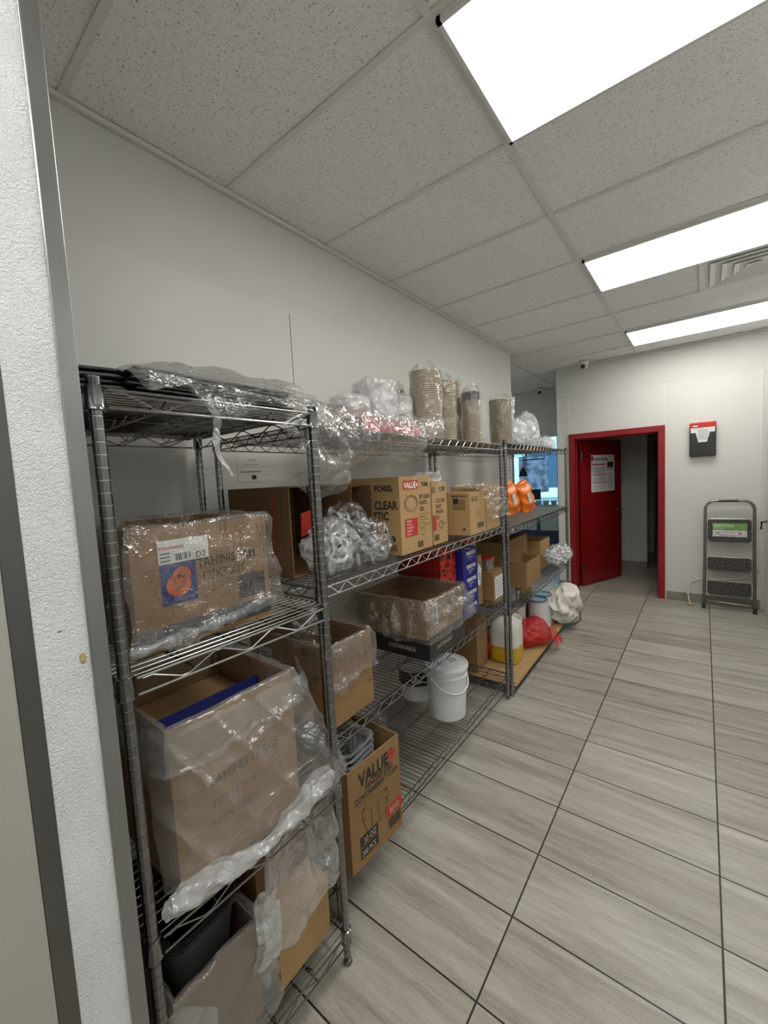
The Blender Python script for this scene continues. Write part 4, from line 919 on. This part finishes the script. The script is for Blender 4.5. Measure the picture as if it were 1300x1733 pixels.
# ================================================================== rack C
m = MB(); m.box((-.555, .01, 0), (.008, 1.755, .010), MT['matg']); o = m.build('shelf_mat', bevel=.002); o.location = (.629, 2.775, ZC[1]+.006); o.rotation_euler = (0, 0, RZ); tag(o, 'dark grey ribbed mat lying under the orange packets', 'mat')
def packet(x, y, rz, lean, lab, col='orange'):
    t = thing('snack_packet', lab, 'packet', (x, y, ZC[1]+.02), rz, 'orange packets on the far rack'); t.rotation_euler = (lean, -.10, rz)
    m = MB()
    def f(u, v):
        a_ = u*2*PI; w_ = .105*(1-.22*max(0, v-.8)*5*.3); d = .050*math.sin(PI*min(1, max(0, v*.98+.01)))**.45+.002
        ex = 3.2; cx, sy_ = math.cos(a_), math.sin(a_); q = (abs(cx)**ex+abs(sy_)**ex)**(-1/ex)
        return (d*sy_*q+.007*math.sin(v*17+math.sin(a_)*3), w_*cx*q*(1-.10*v), .30*v+.004*math.sin(a_*3))
    m.grid(f, 44, 36, MT[col], wrapu=True); m.build('packet_body', t)
    m = MB(); m.grid(lambda u, v: (.056+.001*math.sin(v*9), -.035+.055*u, .085+.10*v), 4, 6, MT['silver']); m.build('clear_window', t)
    m = MB(); m.tube([(0, -.04, .298), (0, .0, .304), (0, .04, .298)], .006, MT['orange'], 6); m.build('packet_seal', t)
    text(t, Matrix(((0, 0, 1, .0575), (1, 0, 0, 0), (0, 1, 0, 0), (0, 0, 0, 1))), 'MASA', -.03, .04, .035, MT['red_ink'], bold=.03)
packet(.40, 3.92, -.25, .30, 'front plump orange packet with a silver window')
packet(.36, 3.62, -.2, .22, 'orange packet behind and left of the front one')
m = MB(); m.blob((.36, 3.37, ZC[1]+.105), (.04, .075, .09), MT['green'], sub=4, amp=.01, freq=14, flat=.95); o = m.build('green_packet'); tag(o, 'small green and orange packet next to the post', 'packet')
# top of C: milky bags
for (x, y, rx, ry, h, s_, lab) in ((.40, 3.62, .09, .12, .24, 3, 'milky white bag next to the smooth brown cup sleeve'), (.38, 3.98, .10, .17, .33, 5, 'tallest milky bag on the farthest top shelf'), (.45, 4.28, .08, .12, .13, 7, 'low milky bag at the far end of the top shelf')):
    m = MB(); m.blob((x, y, ZC[0]+.005+h*.5), (rx, ry, h*.55), MT['film_w'], sub=5, amp=.03, freq=11, seed=s_, flat=.9, ridge=.05); o = m.build('plastic_bag'); tag(o, lab, 'plastic bag')
    m = MB(); m.blob((x, y, ZC[0]+.006+h*.42), (rx*.8, ry*.8, h*.42), MT['cup_w'], sub=4, amp=.02, freq=13, seed=s_+1, flat=.95, ridge=.03); m.build('bag_contents', o)
m = sheet('plastic_film', lambda u, v: (.44+.05*u, 3.30+.05*u+.03*v, ZC[0]+.20+.20*v+.02*u), 20, 30, 'film_w', .012, 22, 85); tag(m, 'white bag corner sticking up behind the smooth brown sleeve', 'plastic bag')
# shelf 3 cartons
z3 = ZC[2]+.006
t, sx, sy, sz = carton('cardboard_box', 'taller open brown carton under the orange packets', (.08, 3.25, z3), (.40, 3.86, 1.03), RZ, m='card')
t, sx, sy, sz = carton('cardboard_box', 'low open brown carton in front, its flap folded outward', (.405, 3.33, z3), (.56, 3.72, .86), RZ, m='card', flaps=('+y',), fl=.10)
text(t, face_mat('+x', sx, sy, sz), 'A', .30, .08, .05, MT['ink_f'])
t, sx, sy, sz = carton('cardboard_box', 'small open carton farther along the low shelf', (.20, 4.02, z3), (.46, 4.36, .93), RZ, m='card_l')
rects(t, face_mat('-y', sx, sy, sz), [(.12, .05, .20, .12, MT['ink_f'])], 'printed_panel')
t = thing('cutlery_bag', 'clear bag of white cutlery hanging off the far rack shelf', 'plastic bag', (.60, 4.12, .80))
m = MB(); m.blob((0, 0, 0), (.10, .27, .085), MT['film'], sub=5, amp=.03, freq=12, seed=9, ridge=.05); m.build('bag_film', t)
m = MB(); r_ = random.Random(5)
for i in range(120):
    th = r_.random()*6.28; k_ = math.sqrt(r_.random())*.72; c_ = Vector((math.cos(th)*.09*k_, math.sin(th)*.25*k_, r_.uniform(-.05, .04))); d = Vector((r_.uniform(-1, 1), r_.uniform(-1, 1), r_.uniform(-.5, .5)))  .normalized()*.06
    m.tube([c_-d, c_+Vector((0, 0, .004)), c_+d], [.008, .006, .013], MT['cup_w'], 5)
o = m.build('white_cutlery', t); o['kind'] = 'stuff'
m = MB(); m.grid(lambda u, v: (.02+.03*math.sin(u*2*PI)*v, .24+.16*v, -.03-.03*v+.045*math.cos(u*2*PI)*(.4+.8*v)), 30, 16, MT['film_c'], wrapu=True); m.build('bag_tail', t)
# bottom shelf
z4 = ZC[3]+.006
m = MB(); m.box((-.57, .02, 0), (.025, 1.50, .006), MT['sheet']); m.box((-.50, .05, .006), (.018, 1.10, .013), MT['sheet']); o = m.build('cardboard_sheet'); o.location = (.629, 2.775, z4); o.rotation_euler = (0, 0, RZ); tag(o, 'stained flat cardboard sheet covering the far bottom shelf', 'cardboard')
t = thing('liquid_jug', 'translucent jug a third full of yellow liquid, far bottom shelf', 'jug', (.435, 3.185, z4+.014), .02)
m = MB(); m.lathe([(.098, 0), (.110, .008), (.114, .03), (.115, .135)], MT['yellow'], seg=44, sq=5.5); m.build('yellow_liquid', t)
m = MB(); m.lathe([(.1155, .134), (.1155, .255), (.112, .285), (.098, .318), (.070, .345), (.045, .358), (.030, .362), (.030, .378), (.005, .380)], MT['jug'], seg=44, sq=4.5, cap=False); m.build('jug_body', t)
m = MB(); m.tube([(.02, .02, .365), (.05, .06, .362), (.075, .10, .335), (.085, .118, .29)], .013, MT['jug'], 10); m.build('jug_handle', t)
m = MB(); m.lathe([(.034, .372), (.034, .392), (.030, .395)], MT['paper'], seg=20); m.build('jug_cap', t)
t = thing('onion_bag', 'red mesh bag of onions flopping over the far shelf edge', 'onion bag', (.50, 3.62, z4+.012))
m = MB(); m.blob((0, 0, .10), (.15, .21, .115), MT['mesh_red'], sub=5, amp=.03, freq=9, seed=4, flat=.85, ridge=.03)
m.build('mesh_net', t)
m = MB(); m.grid(lambda u, v: (.12+.10*u, .02+.20*v-.05*u+.02*math.sin(v*30)*u, .13-.11*u+.03*math.sin(v*9+u*4)), 20, 50, MT['mesh_red']); m.build('net_tail', t)
for i in range(16):
    r_ = random.Random(i+30); m = MB(); m.blob((0, 0, 0), (.034, .034, .031), MT['onion'], sub=3, amp=.004, freq=20, seed=i); o = m.build('onion', t); o.location = (-.04+.13*r_.random(), -.13+.25*r_.random(), .035+.11*r_.random())
m = MB(); m.blob((.30, 3.13, z4+.10), (.055, .07, .10), MT['mesh_red'], sub=4, amp=.02, freq=14, flat=.9, ridge=.03); o = m.build('onion_bag'); tag(o, 'bit of red mesh bag showing left of the liquid jug', 'onion bag')
for i, (x, y, lab) in enumerate(((.46, 3.93, 'metal topped tub behind the red mesh bag, nearer one'), (.33, 3.70, 'metal topped tub behind the red mesh bag, farther left one'), (.44, 4.13, 'metal topped tub touching the cream cloth'))):
    t = thing('food_tin', lab, 'tin', (x, y, z4+.008), 0, 'tins behind the red mesh bag')
    m = MB(); m.lathe([(.085, 0), (.085, .30), (.088, .302)], MT['white_pl'], seg=28); m.build('tin_body', t)
    m = MB(); m.lathe([(.089, .30), (.090, .312), (.082, .315), (.080, .309), (.002, .309)], MT['tin'], seg=28); m.build('tin_lid', t)
t = thing('cloth_bundle', 'crumpled cream cloth bundle at the far end of bottom shelf', 'cloth', (.585, 4.36, z4+.012))
m = MB(); m.blob((0, 0, .16), (.13, .27, .175), MT['white_cloth'], sub=6, amp=.05, freq=6, seed=12, flat=.9, ridge=.13); m.build('folded_cloth', t)
m = MB(); m.tube([(.02, -.20, .02), (.09, -.18, .015), (.13, -.10, .004), (.16, -.02, .02), (.15, .02, .10)], .006, MT['black'], 6); m.build('black_cord', t)
m = MB(); m.blob((.30, 4.05, z4+.36), (.05, .10, .05), MT['yellow'], sub=4, amp=.03, freq=14, seed=3, ridge=.03); m.box((.26, 3.97, z4), (.34, 4.13, z4+.33), MT['card_d']); o = m.build('yellow_packet'); tag(o, 'yellow packet end peeking above the tins', 'packet')

# ================================================================== walls: notices, holder, ladder, hose
t = thing('wall_notice', 'small faint printed notice stuck on the left wall above boxes', 'notice', (0, 0, 0))
m = MB(); m.box((.0005, 1.10, 1.63), (.0022, 1.27, 1.75), MT['wall']); m.build('notice_sheet', t)
F = Matrix(((0, 0, 1, .0026), (1, 0, 0, 1.10), (0, 1, 0, 1.63), (0, 0, 0, 1)))
text(t, F, 'NOTICE', .055, .098, .013, MT['ink']); text(t, F, 'Please keep area clear', .04, .082, .009, MT['ink_f']); text(t, F, 'Food Labelled Shelves', .015, .045, .013, MT['ink'], bold=.02); rects(t, F, [(.075, .012, .10, .032, MT['ink'])], 'dark_square')
t = thing('document_holder', 'black wall document holder with red top and white card', 'document holder', (1.702, YW, 1.68))
m = MB()
m.box((-.118, -.06, 0), (.118, -.002, .30), MT['black']); m.build('black_pocket', t, bevel=.012)
m = MB(); m.box((-.118, -.052, .295), (.118, -.002, .375), MT['red_ink']); m.build('red_top', t, bevel=.008)
F = Matrix(((1, 0, 0, -.118), (0, 0, -1, -.0615), (0, 1, 0, 0), (0, 0, 0, 1)))
m = MB(); m.quad([F @ Vector(p) for p in ((.012, .315, 0), (.012, .275, 0), (.055, .262, 0), (.224, .262, 0))][:1]+[F @ Vector((.012, .262, 0)), F @ Vector((.224, .262, 0)), F @ Vector((.224, .315, 0))], MT['paper'])
m.quad([F @ Vector(p) for p in ((.055, .262, 0), (.080, .155, 0), (.156, .155, 0), (.181, .262, 0))], MT['paper']); m.build('white_card', t, keep=False)
rects(t, F, [(.03, .328, .075, .342, MT['paper'])]+[(.075, .285-.016*i, .165, .289-.016*i, MT['lab_line']) for i in range(7)], 'printed_rows', off=.001)
text(t, F @ Matrix.Translation((0, 0, .001)), 'INFORMATION', .03, .298, .014, MT['lab_line']); 
# ladder leaning folded against the wall
t = thing('step_ladder', 'folded three step metal ladder leaning by the wall corner', 'step ladder', (1.935, 5.65, 0)); t.rotation_euler = (-.135, 0, 0)
m = MB(); W_ = .205; pts = [(-W_-.006, 0, .02), (-W_, 0, .5), (-W_, 0, 1.06)]
for i in range(9): a_ = PI-PI/2*i/8; pts.append((-W_+.09+.09*math.cos(a_), 0, 1.10+.09*math.sin(a_)))
for i in range(9): a_ = PI/2-PI/2*i/8; pts.append((W_-.09+.09*math.cos(a_), 0, 1.10+.09*math.sin(a_)))
pts += [(W_, 0, 1.06), (W_, 0, .5), (W_+.006, 0, .02)]
m.tube(pts, .0140, MT['champagne'], 10); m.build('frame', t)
m = MB(); m.tube([(-W_+.012, .0, .12), (-W_+.03, 0, .09), (W_-.03, 0, .075), (W_-.012, 0, .10)], .008, MT['champagne'], 8); m.build('lower_bar', t)
m = MB(); m.tube([(-.09, -.001, 1.19), (.08, -.001, 1.19)], .014, MT['black'], 10); m.build('hand_grip', t)
for s_ in (-1, 1):
    m = MB(); m.box((s_*(W_+.007)-.017, -.018, -.002), (s_*(W_+.007)+.017, .018, .06), MT['rubber']); m.build('rubber_foot', t, bevel=.005)
def rrect(mb, cx, z0, z1, hw, y, m, th, r=.03):
    n = 6; P = []
    for (qx, qz, a0) in ((hw-r, z1-r, 0), (-hw+r, z1-r, PI/2), (-hw+r, z0+r, PI), (hw-r, z0+r, 1.5*PI)):
        for i in range(n+1): a_ = a0+PI/2*i/n; P.append((cx+qx+r*math.cos(a_), qz+r*math.sin(a_)))
    k = mb.mi(m); A = [mb.bm.verts.new((x, y-th, z)) for x, z in P]; B = [mb.bm.verts.new((x, y+th, z)) for x, z in P]
    mb.bm.faces.new(A).material_index = k; mb.bm.faces.new(B[::-1]).material_index = k
    for i in range(len(P)): mb.bm.faces.new((A[i], B[i], B[(i+1) % len(P)], A[(i+1) % len(P)])).material_index = k
    return P
for (z0, z1, nm) in ((.745, .99, 'top_step'), (.43, .575, 'step'), (.165, .315, 'step')):
    m = MB(); P = rrect(m, 0, z0, z1, .178, -.012, MT['tread'], .010); o = m.build(nm, t)
    f = MB(); f.tube([(x, -.016, z) for x, z in P], .006, MT['champagne'], 6, closed=True)
    for s_ in (-1, 1): f.tube([(s_*.17, -.01, z0+.03), (s_*.205, 0, z0+.03)], .006, MT['champagne'], 6)
    f.build('step_rim', o)
    if nm == 'top_step':
        F = Matrix(((1, 0, 0, -.15), (0, 0, -1, -.0235), (0, 1, 0, z0+.02), (0, 0, 0, 1)))
        rects(o, F, [(.01, .115, .295, .18, MT['lime']), (.01, .035, .295, .108, MT['silver'])], 'sticker'); text(o, F @ Matrix.Translation((0, 0, .001)), 'STEP STOOL', .02, .140, .035, MT['paper'], sx=.9); text(o, F @ Matrix.Translation((0, 0, .001)), 'WARNING', .02, .118, .018, MT['paper'])
        ring_print(o, F @ Matrix.Translation((0, 0, .001)), .15, .07, .10, .025, .12, MT['lab_line'], 'sticker_oval')
m = MB(); pts = [(1.60, 5.70, .02), (1.585, 5.74, .08), (1.575, 5.79, .16), (1.60, 5.83, .24), (1.68, 5.845, .275), (1.80, 5.855, .285), (1.98, 5.86, .30), (2.12, 5.86, .34), (2.19, 5.85, .42)]
m.tube(pts, .008, MT['cable'], 8); m.tube([(1.575, 5.70, .012), (1.64, 5.69, .012)], .012, MT['rust'], 8); o = m.build('hose'); tag(o, 'thin grey hose running behind the folded ladder to floor', 'hose')

# ================================================================== beyond: storeroom and front shop
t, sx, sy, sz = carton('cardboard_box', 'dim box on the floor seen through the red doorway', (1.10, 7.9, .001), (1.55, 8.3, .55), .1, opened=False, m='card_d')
t = thing('storage_shelf', 'dim black storage shelf inside the red doorway', 'shelf', (1.35, 8.6, 0))
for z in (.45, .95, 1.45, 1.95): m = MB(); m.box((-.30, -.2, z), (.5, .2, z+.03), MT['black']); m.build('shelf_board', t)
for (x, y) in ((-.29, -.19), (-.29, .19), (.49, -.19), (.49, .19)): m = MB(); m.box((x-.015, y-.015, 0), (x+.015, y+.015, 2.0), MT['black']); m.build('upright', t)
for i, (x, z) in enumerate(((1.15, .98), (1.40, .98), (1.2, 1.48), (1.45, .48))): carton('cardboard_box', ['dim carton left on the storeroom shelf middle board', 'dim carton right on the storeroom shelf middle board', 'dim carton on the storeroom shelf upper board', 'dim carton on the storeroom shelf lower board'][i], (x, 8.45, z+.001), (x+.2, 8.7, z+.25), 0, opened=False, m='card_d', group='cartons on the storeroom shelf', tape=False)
# shop counter
t = thing('shop_counter', 'blue grey service counter beyond the passage', 'counter', (-1.7, 9.3, 0))
m = MB(); m.box((-1.6, -.35, 0), (1.4, .35, .86), MT['navy']); m.build('counter_body', t)
m = MB(); m.box((-1.65, -.40, .86), (1.45, .40, .90), MT['steel_b']); m.build('worktop', t, bevel=.005)
for i in range(4): m = MB(); m.box((-1.2+.62*i, -.36, .35), (-.66+.62*i, -.352, .80), MT['steel_b']); m.build('drawer_front', t)
for i in range(3):
    m = MB(); m.lathe([(.05, 0), (.065, .07), (.068, .075)], MT['cup_w'], seg=16); o = m.build('bowl'); o.location = (-1.12+.16*i, 9.1, .9005); tag(o, 'white bowl on the shop counter, %s in the row of three' % ('leftmost', 'middle', 'rightmost')[i], 'bowl', 'white bowls on the shop counter')
t = thing('till_screen', 'tilted touch screen till on the shop counter', 'till', (-1.28, 9.25, .9), .3)
m = MB(); m.box((-.10, -.08, 0), (.10, .08, .03), MT['black']); m.tube([(0, 0, .02), (0, .03, .14)], .02, MT['black'], 8); m.build('till_base', t)
m = MB(); m.box((-.16, -.012, .08), (.16, .012, .32), MT['navy'], rot=Matrix.Rotation(-.4, 3, 'X')); m.build('till_display', t)
t = thing('coffee_machine', 'bulky dark machine on the shop counter beside the till', 'machine', (-1.72, 9.3, .9))
m = MB(); m.box((-.17, -.2, 0), (.17, .2, .30), MT['navy']); m.build('machine_body', t, bevel=.02); m = MB(); m.box((-.12, -.215, .12), (.12, -.2, .24), MT['steel_b']); m.build('machine_panel', t)
t = thing('person', 'distant person in dark clothes seated beyond the shop counter', 'person', (-2.32, 10.6, 0))
m = MB(); m.blob((0, 0, 1.0), (.22, .15, .34), MT['black'], sub=4, amp=.02); m.blob((-.1, 0, .35), (.16, .14, .42), MT['black'], sub=3, amp=.02); m.build('clothed_body', t)
m = MB(); m.lathe([(.05, 1.28), (.055, 1.38)], MT['bowl_rim'], seg=12); m.blob((0, 0, 1.47), (.075, .09, .11), MT['bowl_rim'], sub=3, amp=.003); m.build('head', t)
m = MB(); m.blob((0, .02, 1.51), (.085, .095, .105), MT['black'], sub=3, amp=.01); m.build('hair', t)
t = thing('heat_lamp', 'dark hanging lamp shade in front of the shop window', 'lamp', (-1.95, 10.6, 0))
m = MB(); m.tube([(0, 0, 1.72), (0, 0, 2.9)], .008, MT['black'], 6); m.build('cord', t); m = MB(); m.lathe([(.12, 1.50), (.10, 1.60), (.05, 1.70), (.02, 1.74)], MT['black'], seg=20); m.build('lamp_shade', t)
m = MB(); m.box((-2.55, 11.95, 1.02), (-1.72, 11.97, 2.05), MT['poster']); o = m.build('window_poster'); tag(o, 'lavender poster hanging on the shop window', 'poster')
F = Matrix(((1, 0, 0, -2.55), (0, 0, -1, 11.945), (0, 1, 0, 1.02), (0, 0, 0, 1)))
rects(o, F, [(.08, .80, .75, .83, MT['poster']), (.08, .92, .75, .95, MT['blue'])], 'poster_lines')
t = thing('pale_building', 'pale building across the street outside the window', 'building', (-7, 26, 0))
m = MB(); m.box((-7, 0, 0), (9, 4, 5), MT['facade']); m.build('facade_wall', t)
for i in range(5): m = MB(); m.box((-6+3*i, -.03, .6), (-4+3*i, .0, 2.8), MT['navy']); m.build('shop_window', t)
for i in range(1):
    t = thing('street_tree', 'leafy street tree outside the shop window', 'tree', (-8+2.2*i, 19+.7*i, -.02), i)
    m = MB(); m.tube([(0, 0, 0), (.05, 0, 1.5), (0, .05, 2.5)], [.12, .09, .06], MT['card_d'], 8); m.build('trunk', t); m = MB(); m.blob((0, 0, 3.0), (1.0, 1.0, 1.2), MT['leafg'], sub=4, amp=.35, freq=2.5, seed=i, ridge=.3); m.build('crown', t)
